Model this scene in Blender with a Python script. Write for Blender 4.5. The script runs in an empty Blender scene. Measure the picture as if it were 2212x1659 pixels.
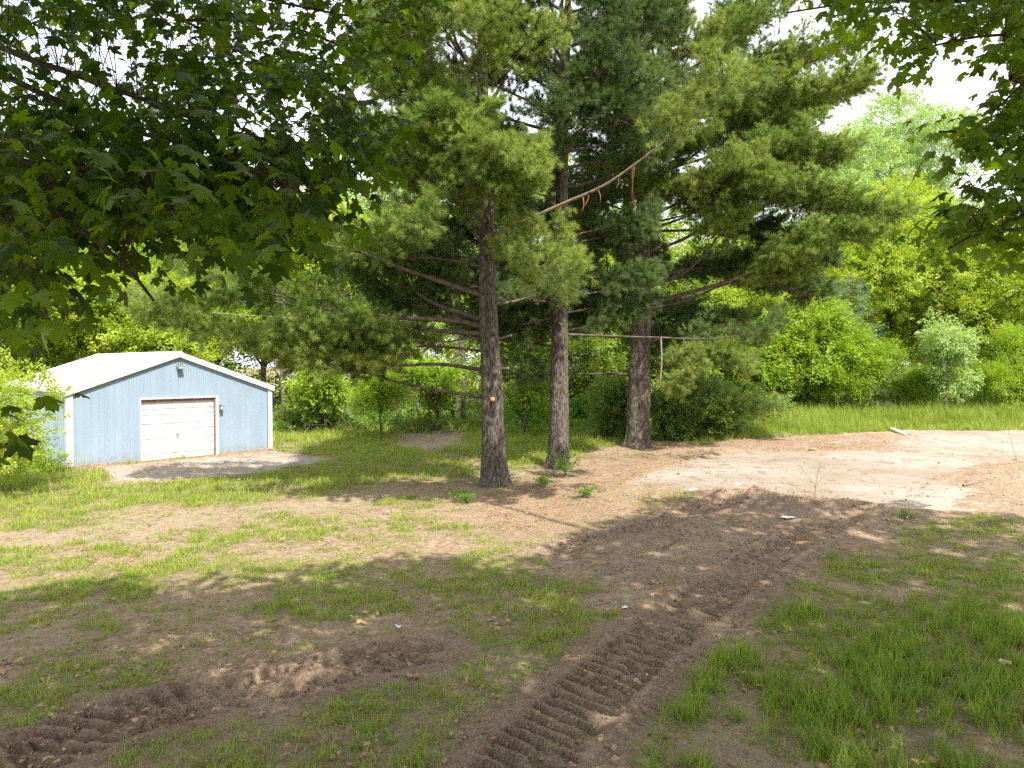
import bpy, math, random
import numpy as np
from mathutils import Vector

# ------------------------------------------------------------------ camera, sky, sun, exposure
S = bpy.context.scene
CAM_H = 3.3
F = 1530.0                      # focal length for a picture 2212 wide
CX, CY, HORIZ = 1106.0, 829.5, 790.0
cam_d = bpy.data.cameras.new('camera')
cam_d.sensor_width = 36.0
cam_d.lens = 36.0 * F / 2212.0
cam_d.clip_start = 0.05
cam_d.clip_end = 2000
cam = bpy.data.objects.new('camera', cam_d)
S.collection.objects.link(cam)
cam.location = (0, 0, CAM_H)
cam.rotation_euler = (math.radians(90) - math.atan((CY - HORIZ) / F), 0, 0)
S.camera = cam

SUN_EL, SUN_AZ = math.radians(57), math.radians(152)     # azimuth clockwise from +Y (away from camera)
world = bpy.data.worlds.new('World')
S.world = world
world.use_nodes = True
wn, wl = world.node_tree.nodes, world.node_tree.links
bg = wn['Background']
sky = wn.new('ShaderNodeTexSky')
sky.sky_type = 'NISHITA'
sky.sun_disc = False
sky.sun_elevation = SUN_EL
sky.sun_rotation = SUN_AZ
sky.dust_density = 2.5
tc = wn.new('ShaderNodeTexCoord')
cn = wn.new('ShaderNodeTexNoise'); cn.inputs['Scale'].default_value = 2.2; cn.inputs['Detail'].default_value = 6
cr = wn.new('ShaderNodeMapRange')
cr.inputs['From Min'].default_value = 0.34; cr.inputs['From Max'].default_value = 0.56
cr.inputs['To Min'].default_value = 0.55; cr.inputs['To Max'].default_value = 0.97
cmx = wn.new('ShaderNodeMix'); cmx.data_type = 'RGBA'
cmx.inputs['B'].default_value = (3.95, 4.0, 4.12, 1)
wl.new(tc.outputs['Generated'], cn.inputs['Vector'])
wl.new(cn.outputs['Fac'], cr.inputs['Value'])
wl.new(cr.outputs['Result'], cmx.inputs['Factor'])
wl.new(sky.outputs['Color'], cmx.inputs['A'])
wl.new(cmx.outputs['Result'], bg.inputs['Color'])
bg.inputs['Strength'].default_value = 0.15

sun_d = bpy.data.lights.new('sun', 'SUN')
sun_d.energy = 3.15
sun_d.angle = math.radians(0.53)
sun_d.color = (1.0, 0.94, 0.84)
sun = bpy.data.objects.new('sun', sun_d)
S.collection.objects.link(sun)
to_sun = Vector((math.sin(SUN_AZ) * math.cos(SUN_EL), math.cos(SUN_AZ) * math.cos(SUN_EL), math.sin(SUN_EL)))
sun.rotation_euler = to_sun.to_track_quat('Z', 'Y').to_euler()
sun.location = to_sun * 60

S.view_settings.view_transform = 'Standard'
S.view_settings.look = 'None'
S.view_settings.exposure = 1.55
S.view_settings.gamma = 1
S.view_settings.use_curve_mapping = False
S.render.engine = 'CYCLES'
S.cycles.max_bounces = 7
S.cycles.diffuse_bounces = 4
S.cycles.transmission_bounces = 5
S.cycles.glossy_bounces = 2
S.cycles.sample_clamp_indirect = 6
S.cycles.use_denoising = False

rng = np.random.default_rng(7)
random.seed(7)
R = rng.random
COL = S.collection

# ------------------------------------------------------------------ helpers
def W(px, py, d):
    """the point seen at picture position (px, py) at forward distance d"""
    return np.array([(px - CX) / F * d, d, CAM_H + (HORIZ - py) / F * d])

def G(px, py):
    d = CAM_H * F / (py - HORIZ)
    return np.array([(px - CX) / F * d, d])

def hash2(ix, iy, seed):
    h = (ix.astype(np.int64) * 374761393 + iy.astype(np.int64) * 668265263 + seed * 1442695041) & 0x7fffffff
    h = ((h ^ (h >> 13)) * 1274126177) & 0x7fffffff
    h = h ^ (h >> 16)
    return (h & 0xffffff) / float(0xffffff)

def vnoise(x, y, seed=0):
    x = np.asarray(x, float); y = np.asarray(y, float)
    ix, iy = np.floor(x), np.floor(y)
    fx, fy = x - ix, y - iy
    fx = fx * fx * (3 - 2 * fx); fy = fy * fy * (3 - 2 * fy)
    a = hash2(ix, iy, seed); b = hash2(ix + 1, iy, seed)
    c = hash2(ix, iy + 1, seed); d = hash2(ix + 1, iy + 1, seed)
    return (a * (1 - fx) + b * fx) * (1 - fy) + (c * (1 - fx) + d * fx) * fy

def fbm(x, y, seed=0, octaves=4):
    v = 0; a = 0.5; t = 0
    for i in range(octaves):
        v = v + a * vnoise(x * 2 ** i, y * 2 ** i, seed + i * 17); t += a; a *= 0.5
    return v / t

def sstep(a, b, v):
    t = np.clip((v - a) / (b - a), 0, 1)
    return t * t * (3 - 2 * t)

def poly_sd(x, y, poly):
    """signed distance to a polygon, positive inside"""
    x = np.asarray(x, float); y = np.asarray(y, float)
    best = np.full(x.shape, 1e9); inside = np.zeros(x.shape, bool)
    n = len(poly)
    for i in range(n):
        x0, y0 = poly[i]; x1, y1 = poly[(i + 1) % n]
        dx, dy = x1 - x0, y1 - y0
        t = np.clip(((x - x0) * dx + (y - y0) * dy) / (dx * dx + dy * dy + 1e-12), 0, 1)
        best = np.minimum(best, np.hypot(x - x0 - t * dx, y - y0 - t * dy))
        c = (y0 > y) != (y1 > y)
        with np.errstate(divide='ignore', invalid='ignore'):
            xi = x0 + (y - y0) / (dy if abs(dy) > 1e-12 else 1e-12) * dx
        inside ^= c & (x < xi)
    return np.where(inside, best, -best)

def line_st(x, y, pts):
    """distance along and across a polyline"""
    x = np.asarray(x, float); y = np.asarray(y, float)
    best = np.full(x.shape, 1e9); s = np.zeros(x.shape); tt = np.zeros(x.shape); acc = 0
    endf = np.zeros(x.shape)
    total = sum(math.hypot(pts[i + 1][0] - pts[i][0], pts[i + 1][1] - pts[i][1]) for i in range(len(pts) - 1))
    for i in range(len(pts) - 1):
        x0, y0 = pts[i]; x1, y1 = pts[i + 1]
        dx, dy = x1 - x0, y1 - y0; L = math.hypot(dx, dy); ux, uy = dx / L, dy / L
        a = (x - x0) * ux + (y - y0) * uy
        b = -(x - x0) * uy + (y - y0) * ux
        ac = np.clip(a, 0, L)
        d = np.hypot(x - x0 - ac * ux, y - y0 - ac * uy)
        m = d < best
        best = np.where(m, d, best); s = np.where(m, acc + ac, s); tt = np.where(m, b, tt)
        acc += L
    return best, s, tt, total

def PG(*pix):
    return [tuple(G(a, b)) for a, b in pix]

def tagk(o, kind):
    o['kind'] = kind
    return o

def link(o, parent=None):
    COL.objects.link(o)
    if parent is not None:
        o.parent = parent
    return o

def mesh_obj(name, verts, faces, mat, parent=None, smooth=False, loc=None):
    me = bpy.data.meshes.new(name)
    me.from_pydata([tuple(map(float, v)) for v in verts], [], [tuple(map(int, f)) for f in faces])
    me.update()
    if mat: me.materials.append(mat)
    if smooth: me.shade_smooth()
    o = bpy.data.objects.new(name, me)
    if loc is not None: o.location = loc
    return link(o, parent)

def np_mesh(name, V, Fq, mat, smooth=False):
    """fast mesh of equal sized faces"""
    me = bpy.data.meshes.new(name)
    V = np.asarray(V, np.float32); Fq = np.asarray(Fq, np.int32)
    k = Fq.shape[1]
    me.vertices.add(len(V)); me.vertices.foreach_set('co', V.ravel())
    me.loops.add(Fq.size); me.loops.foreach_set('vertex_index', Fq.ravel())
    me.polygons.add(len(Fq)); me.polygons.foreach_set('loop_start', np.arange(0, Fq.size, k, dtype=np.int32))
    me.update(calc_edges=True)
    if mat: me.materials.append(mat)
    if smooth: me.shade_smooth()
    return me

class Tubes:
    """collects tubes along polylines (quads)"""
    def __init__(s): s.V = []; s.F = []; s.n = 0
    def add(s, pts, radii, sides=6):
        pts = np.asarray(pts, float); n = len(pts)
        radii = np.asarray(radii, float)
        tan = np.gradient(pts, axis=0); tan /= np.linalg.norm(tan, axis=1)[:, None] + 1e-9
        ref = np.array([0, 0, 1.0]) if abs(tan[0][2]) < 0.9 else np.array([1.0, 0, 0])
        u = np.cross(tan, ref); u /= np.linalg.norm(u, axis=1)[:, None] + 1e-9
        v = np.cross(tan, u)
        a = np.arange(sides) / sides * 2 * math.pi
        ring = (u[:, None, :] * np.cos(a)[None, :, None] + v[:, None, :] * np.sin(a)[None, :, None]) * radii[:, None, None] + pts[:, None, :]
        s.V.append(ring.reshape(-1, 3))
        i = np.arange(n - 1)[:, None] * sides; j = np.arange(sides)[None, :]; j2 = (j + 1) % sides
        f = np.stack([i + j, i + j2, i + sides + j2, i + sides + j], -1).reshape(-1, 4) + s.n
        s.F.append(f)
        # end cap
        capb = np.arange(sides) + s.n + (n - 1) * sides
        if sides % 2 == 0:
            h = sides // 2
            q = []
            for k in range(h - 1):
                q.append([capb[k], capb[k + 1], capb[sides - 2 - k], capb[sides - 1 - k]])
            s.F.append(np.array(q))
        s.n += n * sides
    def build(s, name, mat, parent=None, smooth=True):
        if not s.V: return None
        me = np_mesh(name, np.concatenate(s.V), np.concatenate(s.F), mat, smooth)
        return link(bpy.data.objects.new(name, me), parent)

def smooth_line(pts, step=0.15):
    """Catmull-Rom through the points"""
    p = np.asarray(pts, float)
    p = np.vstack([2 * p[0] - p[1], p, 2 * p[-1] - p[-2]])
    out = []
    for i in range(1, len(p) - 2):
        L = np.linalg.norm(p[i + 1] - p[i]); n = max(2, int(L / step))
        t = (np.arange(n) / n)[:, None]
        out.append(0.5 * ((2 * p[i]) + (-p[i - 1] + p[i + 1]) * t + (2 * p[i - 1] - 5 * p[i] + 4 * p[i + 1] - p[i + 2]) * t ** 2 +
                          (-p[i - 1] + 3 * p[i] - 3 * p[i + 1] + p[i + 2]) * t ** 3))
    out.append(p[-2][None, :])
    return np.concatenate(out)

def box(V, Fc, x0, x1, y0, y1, z0, z1):
    b = len(V)
    V += [(x0, y0, z0), (x1, y0, z0), (x1, y1, z0), (x0, y1, z0), (x0, y0, z1), (x1, y0, z1), (x1, y1, z1), (x0, y1, z1)]
    Fc += [(b, b + 3, b + 2, b + 1), (b + 4, b + 5, b + 6, b + 7), (b, b + 1, b + 5, b + 4), (b + 1, b + 2, b + 6, b + 5), (b + 2, b + 3, b + 7, b + 6), (b + 3, b, b + 4, b + 7)]

# ------------------------------------------------------------------ materials
def mat(name, color, rough=0.8, spec=0.3, noise=None, bump=None, metallic=0.0, coord='Object'):
    """noise = (scale, color2, contrast lo, hi); bump = (scale, strength, distance)"""
    m = bpy.data.materials.new(name); m.use_nodes = True
    n, l = m.node_tree.nodes, m.node_tree.links
    b = n['Principled BSDF']
    b.inputs['Base Color'].default_value = (*color, 1)
    b.inputs['Roughness'].default_value = rough
    b.inputs['Metallic'].default_value = metallic
    b.inputs['Specular IOR Level'].default_value = spec
    t = n.new('ShaderNodeTexCoord')
    if noise:
        sc, c2, lo, hi = noise
        mp = n.new('ShaderNodeMapping')
        if isinstance(sc, tuple): mp.inputs['Scale'].default_value = sc
        else: mp.inputs['Scale'].default_value = (sc, sc, sc)
        l.new(t.outputs[coord], mp.inputs['Vector'])
        nt = n.new('ShaderNodeTexNoise'); nt.inputs['Scale'].default_value = 1; nt.inputs['Detail'].default_value = 6
        l.new(mp.outputs['Vector'], nt.inputs['Vector'])
        r = n.new('ShaderNodeMapRange'); r.inputs['From Min'].default_value = lo; r.inputs['From Max'].default_value = hi
        l.new(nt.outputs['Fac'], r.inputs['Value'])
        mx = n.new('ShaderNodeMix'); mx.data_type = 'RGBA'
        mx.inputs['A'].default_value = (*color, 1); mx.inputs['B'].default_value = (*c2, 1)
        l.new(r.outputs['Result'], mx.inputs['Factor']); l.new(mx.outputs['Result'], b.inputs['Base Color'])
    if bump:
        sc, st, di = bump
        mp2 = n.new('ShaderNodeMapping')
        if isinstance(sc, tuple): mp2.inputs['Scale'].default_value = sc
        else: mp2.inputs['Scale'].default_value = (sc, sc, sc)
        l.new(t.outputs[coord], mp2.inputs['Vector'])
        n2 = n.new('ShaderNodeTexNoise'); n2.inputs['Scale'].default_value = 1; n2.inputs['Detail'].default_value = 5
        l.new(mp2.outputs['Vector'], n2.inputs['Vector'])
        bp = n.new('ShaderNodeBump'); bp.inputs['Strength'].default_value = st; bp.inputs['Distance'].default_value = di
        l.new(n2.outputs['Fac'], bp.inputs['Height']); l.new(bp.outputs['Normal'], b.inputs['Normal'])
    return m

def concrete_mat():
    m = mat('old_concrete', (0.33, 0.29, 0.24), 0.9, 0.15, None, (35, 0.35, 0.006))
    n, l = m.node_tree.nodes, m.node_tree.links
    b = n['Principled BSDF']; g = n.new('ShaderNodeNewGeometry')
    def ns(sc, d):
        q = n.new('ShaderNodeTexNoise'); q.inputs['Scale'].default_value = sc; q.inputs['Detail'].default_value = d; q.inputs['Roughness'].default_value = 0.62
        l.new(g.outputs['Position'], q.inputs['Vector']); return q.outputs['Fac']
    def mx(f, lo, hi, amt, a, c):
        r = n.new('ShaderNodeMapRange'); r.inputs['From Min'].default_value = lo; r.inputs['From Max'].default_value = hi; r.inputs['To Max'].default_value = amt
        l.new(f, r.inputs['Value']); q = n.new('ShaderNodeMix'); q.data_type = 'RGBA'
        l.new(r.outputs['Result'], q.inputs['Factor'])
        if isinstance(a, tuple): q.inputs['A'].default_value = (*a, 1)
        else: l.new(a, q.inputs['A'])
        q.inputs['B'].default_value = (*c, 1); return q.outputs['Result']
    c = mx(ns(0.22, 5), 0.40, 0.62, 0.9, (0.315, 0.285, 0.245), (0.235, 0.18, 0.135))
    c = mx(ns(1.6, 7), 0.56, 0.64, 0.8, c, (0.19, 0.135, 0.095))
    c = mx(ns(6.0, 8), 0.60, 0.70, 0.8, c, (0.15, 0.10, 0.07))
    c = mx(ns(0.6, 4), 0.60, 0.75, 0.5, c, (0.42, 0.39, 0.35))
    l.new(c, b.inputs['Base Color'])
    return m

def leafmat(name, c1, c2, transl=0.35, tcol=None, rough=0.5, spec=0.25, c3=None):
    """leaf: diffuse/gloss plus translucency, hue varied from sprig to sprig"""
    m = bpy.data.materials.new(name); m.use_nodes = True
    n, l = m.node_tree.nodes, m.node_tree.links
    b = n['Principled BSDF']; out = n['Material Output']
    b.inputs['Roughness'].default_value = rough
    b.inputs['Specular IOR Level'].default_value = spec
    oi = n.new('ShaderNodeObjectInfo')
    ramp = n.new('ShaderNodeValToRGB')
    ramp.color_ramp.elements[0].color = (*c1, 1); ramp.color_ramp.elements[1].color = (*c2, 1)
    if c3:
        e = ramp.color_ramp.elements.new(0.9); e.color = (*c2, 1)
        ramp.color_ramp.elements[-1].color = (*c3, 1)
    at = n.new('ShaderNodeAttribute'); at.attribute_name = 'rnd'
    ad = n.new('ShaderNodeMath'); ad.operation = 'MULTIPLY_ADD'; ad.inputs[1].default_value = 0.45
    ml = n.new('ShaderNodeMath'); ml.operation = 'MULTIPLY'; ml.inputs[1].default_value = 0.55
    l.new(oi.outputs['Random'], ml.inputs[0])
    l.new(at.outputs['Fac'], ad.inputs[0]); l.new(ml.outputs[0], ad.inputs[2])
    l.new(ad.outputs[0], ramp.inputs['Fac'])
    l.new(ramp.outputs['Color'], b.inputs['Base Color'])
    tr = n.new('ShaderNodeBsdfTranslucent')
    mxc = n.new('ShaderNodeMix'); mxc.data_type = 'RGBA'; mxc.blend_type = 'MULTIPLY'; mxc.inputs['Factor'].default_value = 1
    mxc.inputs['B'].default_value = (*(tcol or (1.6, 1.7, 0.7)), 1)
    l.new(ramp.outputs['Color'], mxc.inputs['A']); l.new(mxc.outputs['Result'], tr.inputs['Color'])
    ms = n.new('ShaderNodeMixShader'); ms.inputs['Fac'].default_value = transl
    l.new(b.outputs[0], ms.inputs[1]); l.new(tr.outputs[0], ms.inputs[2]); l.new(ms.outputs[0], out.inputs['Surface'])
    return m

M = {}
M['pine_bark'] = mat('pine_bark', (0.062, 0.050, 0.041), 0.9, 0.15, ((24, 24, 7), (0.19, 0.165, 0.138), 0.40, 0.62), ((34, 34, 9), 1.0, 0.045))
M['limb_bark'] = mat('limb_bark', (0.075, 0.058, 0.045), 0.9, 0.15, (5, (0.19, 0.16, 0.125), 0.35, 0.7), (30, 0.7, 0.015))
M['dec_bark'] = mat('tree_bark', (0.085, 0.07, 0.055), 0.9, 0.15, (6, (0.24, 0.2, 0.16), 0.4, 0.7), (25, 0.7, 0.02))
M['maple_bark'] = mat('maple_bark', (0.05, 0.042, 0.034), 0.9, 0.15, (12, (0.11, 0.095, 0.08), 0.4, 0.7), (40, 0.6, 0.01))
M['pale_wood'] = mat('fresh_cut_wood', (0.62, 0.27, 0.10), 0.7, 0.2, (25, (0.75, 0.42, 0.2), 0.4, 0.65))
M['torn_bark'] = mat('torn_bark', (0.25, 0.115, 0.065), 0.8, 0.2, (25, (0.36, 0.19, 0.11), 0.4, 0.65))
M['dead_wood'] = mat('dead_wood', (0.3, 0.24, 0.18), 0.9, 0.15, (8, (0.16, 0.12, 0.09), 0.4, 0.65))
M['blue_metal'] = mat('blue_painted_steel', (0.27, 0.36, 0.46), 0.5, 0.3, ((2.2, 2.2, 0.7), (0.31, 0.40, 0.50), 0.35, 0.7), (6, 0.12, 0.01))
M['white_metal'] = mat('white_painted_steel', (0.86, 0.86, 0.85), 0.45, 0.35, (3.0, (0.66, 0.655, 0.62), 0.52, 0.8), None)
M['white_trim'] = mat('weathered_white_trim', (0.60, 0.60, 0.59), 0.55, 0.3, ((5, 5, 5), (0.36, 0.35, 0.32), 0.52, 0.75), None)
M['door_white'] = mat('old_white_door_paint', (0.68, 0.67, 0.66), 0.6, 0.25, ((2.5, 2.5, 9), (0.46, 0.41, 0.38), 0.48, 0.75), None)
M['door_brown'] = mat('brown_stop_wood', (0.20, 0.12, 0.09), 0.8, 0.2, (14, (0.36, 0.28, 0.24), 0.45, 0.7))
M['grey_fixture'] = mat('grey_fixture', (0.20, 0.21, 0.22), 0.5, 0.4, (20, (0.3, 0.31, 0.32), 0.4, 0.7))
M['glass_pale'] = mat('frosted_lens', (0.6, 0.62, 0.62), 0.2, 0.5)
M['wire'] = mat('cable', (0.25, 0.25, 0.25), 0.5, 0.4)
M['dark_wire'] = mat('dark_wire', (0.06, 0.06, 0.07), 0.5, 0.4)
M['sill_wood'] = mat('stained_foundation', (0.26, 0.2, 0.15), 0.9, 0.15, (12, (0.42, 0.36, 0.3), 0.4, 0.65))
M['concrete'] = concrete_mat()
M['white_scrap'] = mat('white_plastic_scrap', (0.82, 0.83, 0.84), 0.5, 0.3, (30, (0.62, 0.62, 0.6), 0.5, 0.8))
M['clod'] = mat('soil_clod', (0.16, 0.11, 0.08), 0.95, 0.1, (12, (0.28, 0.2, 0.15), 0.4, 0.7))
M['red_needles'] = mat('red_needle_litter', (0.36, 0.16, 0.08), 0.9, 0.1)

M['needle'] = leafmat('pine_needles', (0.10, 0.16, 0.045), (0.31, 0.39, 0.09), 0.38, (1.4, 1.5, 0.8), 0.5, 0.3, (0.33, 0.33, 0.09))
M['needle_dark'] = leafmat('dark_pine_needles', (0.055, 0.10, 0.040), (0.18, 0.25, 0.075), 0.28, (1.3, 1.4, 0.8), 0.5, 0.3, (0.2, 0.22, 0.07))  # darker copy: shade of far-side limbs put into colour; also the middle pine
M['needle_light'] = leafmat('pale_pine_needles', (0.13, 0.19, 0.05), (0.36, 0.44, 0.10), 0.3, (1.4, 1.4, 0.8), 0.5, 0.3, (0.36, 0.33, 0.10))  # paler copy, mostly on limbs facing the sun: sunlight put into colour
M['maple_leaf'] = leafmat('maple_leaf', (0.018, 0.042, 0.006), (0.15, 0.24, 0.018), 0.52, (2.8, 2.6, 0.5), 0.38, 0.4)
M['leaf_yellow'] = leafmat('yellow_green_leaf', (0.21, 0.32, 0.04), (0.46, 0.54, 0.07), 0.42, (1.35, 1.35, 0.6), 0.5, 0.25)
M['leaf_bright'] = leafmat('bright_green_leaf', (0.19, 0.33, 0.04), (0.38, 0.48, 0.06), 0.42, (1.4, 1.4, 0.6), 0.5, 0.25)
M['leaf_mid'] = leafmat('mid_green_leaf', (0.12, 0.20, 0.035), (0.25, 0.34, 0.055), 0.40, (1.4, 1.4, 0.6), 0.5, 0.25)
M['leaf_pale'] = leafmat('pale_green_leaf', (0.25, 0.39, 0.12), (0.43, 0.55, 0.20), 0.4, (1.3, 1.3, 0.8), 0.4, 0.4)
M['leaf_blue'] = leafmat('blue_green_needles', (0.16, 0.24, 0.16), (0.27, 0.36, 0.25), 0.2, (1.2, 1.3, 1.0), 0.5, 0.3)
M['leaf_shrub'] = leafmat('shrub_leaf', (0.11, 0.19, 0.045), (0.27, 0.37, 0.09), 0.36, (1.4, 1.4, 0.6), 0.45, 0.35, (0.45, 0.22, 0.12))
M['grass'] = leafmat('grass_blade', (0.14, 0.225, 0.03), (0.31, 0.39, 0.055), 0.42, (1.4, 1.4, 0.6), 0.45, 0.3, (0.42, 0.40, 0.16))
M['grass_deep'] = leafmat('deep_grass_blade', (0.12, 0.19, 0.026), (0.29, 0.37, 0.06), 0.45, (1.4, 1.5, 0.6), 0.4, 0.35, (0.30, 0.34, 0.12))
M['grass_pale'] = leafmat('pale_grass_blade', (0.21, 0.30, 0.05), (0.38, 0.43, 0.09), 0.38, (1.3, 1.3, 0.6), 0.45, 0.3, (0.50, 0.44, 0.22))
M['litter'] = leafmat('dry_leaf', (0.20, 0.11, 0.06), (0.50, 0.36, 0.22), 0.12, (1.1, 1, 0.8), 0.8, 0.15, (0.66, 0.58, 0.45))
M['straw'] = leafmat('dry_straw', (0.20, 0.14, 0.09), (0.42, 0.32, 0.20), 0.1, (1.1, 1, 0.8), 0.8, 0.15, (0.55, 0.45, 0.32))
M['weed'] = leafmat('broad_weed_leaf', (0.10, 0.22, 0.03), (0.20, 0.34, 0.05), 0.35, (1.4, 1.4, 0.6), 0.4, 0.35)

def add_splash(m, col=(0.27, 0.27, 0.25)):
    """dirt splashed up the foot of the walls"""
    n, l = m.node_tree.nodes, m.node_tree.links
    b = n['Principled BSDF']; src = b.inputs['Base Color'].links[0].from_socket
    t = n.new('ShaderNodeTexCoord'); sp = n.new('ShaderNodeSeparateXYZ'); l.new(t.outputs['Object'], sp.inputs[0])
    q = n.new('ShaderNodeTexNoise'); q.inputs['Scale'].default_value = 5; q.inputs['Detail'].default_value = 7; l.new(t.outputs['Object'], q.inputs['Vector'])
    a = n.new('ShaderNodeMath'); a.operation = 'MULTIPLY_ADD'; a.inputs[1].default_value = -0.9; l.new(q.outputs['Fac'], a.inputs[0]); l.new(sp.outputs['Z'], a.inputs[2])
    r = n.new('ShaderNodeMapRange'); r.inputs['From Min'].default_value = -0.42; r.inputs['From Max'].default_value = -0.10
    r.inputs['To Min'].default_value = 0.65; r.inputs['To Max'].default_value = 0.0; l.new(a.outputs[0], r.inputs['Value'])
    x = n.new('ShaderNodeMix'); x.data_type = 'RGBA'; l.new(r.outputs['Result'], x.inputs['Factor']); l.new(src, x.inputs['A']); x.inputs['B'].default_value = (*col, 1)
    l.new(x.outputs['Result'], b.inputs['Base Color'])
add_splash(M['blue_metal']); add_splash(M['door_white'], (0.50, 0.46, 0.42)); add_splash(M['white_trim'], (0.42, 0.38, 0.33))

def set_rnd(me, k):
    """one random value per leaf: k vertices in a row belong to one leaf"""
    n = len(me.vertices)
    a = me.attributes.new('rnd', 'FLOAT', 'POINT')
    ids = np.arange(n) // k
    r = rng.random(ids.max() + 1)
    a.data.foreach_set('value', r[ids].astype(np.float32))

# ------------------------------------------------------------------ foliage templates (sources of the scattered sprigs)
def tmpl_obj(name, V, Fc, m, k):
    me = np_mesh(name, V, Fc, m)
    set_rnd(me, k)
    return bpy.data.objects.new(name, me)

def coll(name, objs):
    c = bpy.data.collections.new(name)
    for o in objs: c.objects.link(o)
    return c

def unit(v):
    v = np.asarray(v, float)
    return v / (np.linalg.norm(v, axis=-1, keepdims=True) + 1e-9)

def pine_spray(m, name, ntuft=6, nn=44, L=0.42):
    """a shoot along +Y with side shoots, each dressed in long fine needles"""
    V = []; Fc = []
    shoots = [(np.array([0, 0.02, 0]), np.array([0, 1, 0.12]), L)]
    for i in range(ntuft - 1):
        t = 0.1 + 0.75 * R()
        s = 1 if i % 2 else -1
        d = unit(np.array([s * (0.5 + 0.4 * R()), 0.75, 0.35 * (R() - 0.25)]))
        shoots.append((np.array([0, L * t, 0]), d, L * (0.35 + 0.3 * R())))
    for o, d, l in shoots:
        d = unit(d)
        a = unit(np.cross(d, [0.1, 0.05, 1])); b = np.cross(d, a)
        for j in range(nn):
            t = 0.62 + 0.40 * R()
            p = o + d * l * t
            th = R() * 2 * math.pi
            sp = 0.35 + 1.25 * R()
            nd = unit(d + (a * math.cos(th) + b * math.sin(th)) * sp)
            nl = 0.10 + 0.05 * R()
            w = unit(np.cross(nd, rng.normal(size=3))) * 0.0036
            i0 = len(V)
            V += [p - w, p + w, p + nd * nl + np.array([0, 0, -0.012 * R()])]
            Fc.append((i0, i0 + 1, i0 + 2))
    return tmpl_obj(name, V, Fc, m, 3)

def leaf_sprig(m, name, n=26, L=0.55, ll=0.11, lw=0.055, droop=0.3, flat=0.5):
    V = []; Fc = []
    for i in range(n):
        t = R()
        base = np.array([(R() - 0.5) * 0.5 * L * (1 - 0.4 * t), t * L, (R() - 0.5) * 0.35 * L])
        d = unit(np.array([(R() - 0.5) * 2, 0.6 + 0.4 * R(), (R() - 0.5) * 1.2 - droop]))
        s = unit(np.cross(d, unit(np.array([rng.normal() * flat, rng.normal() * flat, 1.0]))))
        nrm = np.cross(s, d)
        l = ll * (0.7 + 0.6 * R()); w = lw * (0.7 + 0.6 * R())
        i0 = len(V)
        V += [base, base + d * l * 0.5 + s * w * 0.5 + nrm * w * 0.12, base + d * l, base + d * l * 0.5 - s * w * 0.5 + nrm * w * 0.12]
        Fc.append((i0, i0 + 1, i0 + 2, i0 + 3))
    return tmpl_obj(name, V, Fc, m, 4)

HALF = [(0.02, 0.0), (0.17, -0.10), (0.30, -0.05), (0.47, -0.07), (0.40, 0.08), (0.47, 0.18), (0.60, 0.24), (0.78, 0.46), (0.60, 0.45), (0.52, 0.56), (0.40, 0.47), (0.24, 0.44), (0.30, 0.62), (0.36, 0.72), (0.22, 0.74), (0.13, 0.86)]
def leaf_outline():
    pts = [(x, y) for x, y in HALF] + [(0.0, 1.06)] + [(-x, y) for x, y in reversed(HALF)]
    return np.array(pts)

def maple_leaf_geo(size=0.12, fold=0.18, curl=0.25):
    o = leaf_outline()
    o = o + rng.normal(size=o.shape) * 0.012
    P = np.vstack([[0, 0.28], o, ])
    x, y = P[:, 0], P[:, 1]
    z = -fold * np.abs(x) * 1.0 - curl * (y - 0.25) ** 2 - 0.30 * x * x + rng.normal(size=len(P)) * 0.012
    z[0] = 0.0
    V = np.stack([x, y, z], 1) * size
    n = len(o)
    Fc = [(0, 1 + i, 1 + (i + 1) % n) for i in range(n)]
    return V, np.array(Fc)

def maple_leaf_mesh(name):
    V, Fc = maple_leaf_geo()
    # leaf stalk
    k = len(V)
    stalk = np.array([[0.0012, 0.004, 0], [-0.0012, 0.004, 0], [0, -0.085, 0.02]])
    V = np.vstack([V, stalk]); Fc = np.vstack([Fc, [[k, k + 1, k + 2]]])
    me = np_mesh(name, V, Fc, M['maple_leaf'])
    a = me.attributes.new('rnd', 'FLOAT', 'POINT')
    a.data.foreach_set('value', np.full(len(V), R(), np.float32))
    return me

def rot_to(d, up):
    """matrix with columns x, y=d, z"""
    y = unit(d); x = unit(np.cross(y, up)); z = np.cross(x, y)
    return np.stack([x, y, z], 1)

def maple_sprig(name, n=9, L=0.42):
    V = []; Fc = []; k = 0; ids = []
    for i in range(n):
        s = 1 if i % 2 else -1
        t = (i // 2) / max(1, (n - 1) // 2)
        base = np.array([s * (0.05 + 0.06 * R()), L * t * 0.9, -0.02 - 0.03 * R()])
        d = unit(np.array([s * (0.9 - 0.5 * t + 0.3 * (R() - 0.5)), 0.35 + 0.7 * t, -0.25 - 0.6 * R()]))
        A = rot_to(d, unit(np.array([rng.normal() * 0.3, rng.normal() * 0.3, 1])))
        v, f = maple_leaf_geo(0.10 + 0.045 * R())
        v = v @ A.T + base
        V.append(v); Fc.append(f + k); k += len(v); nv = len(v)
    return tmpl_obj(name, np.vstack(V), np.vstack(Fc), M['maple_leaf'], nv)

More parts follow.
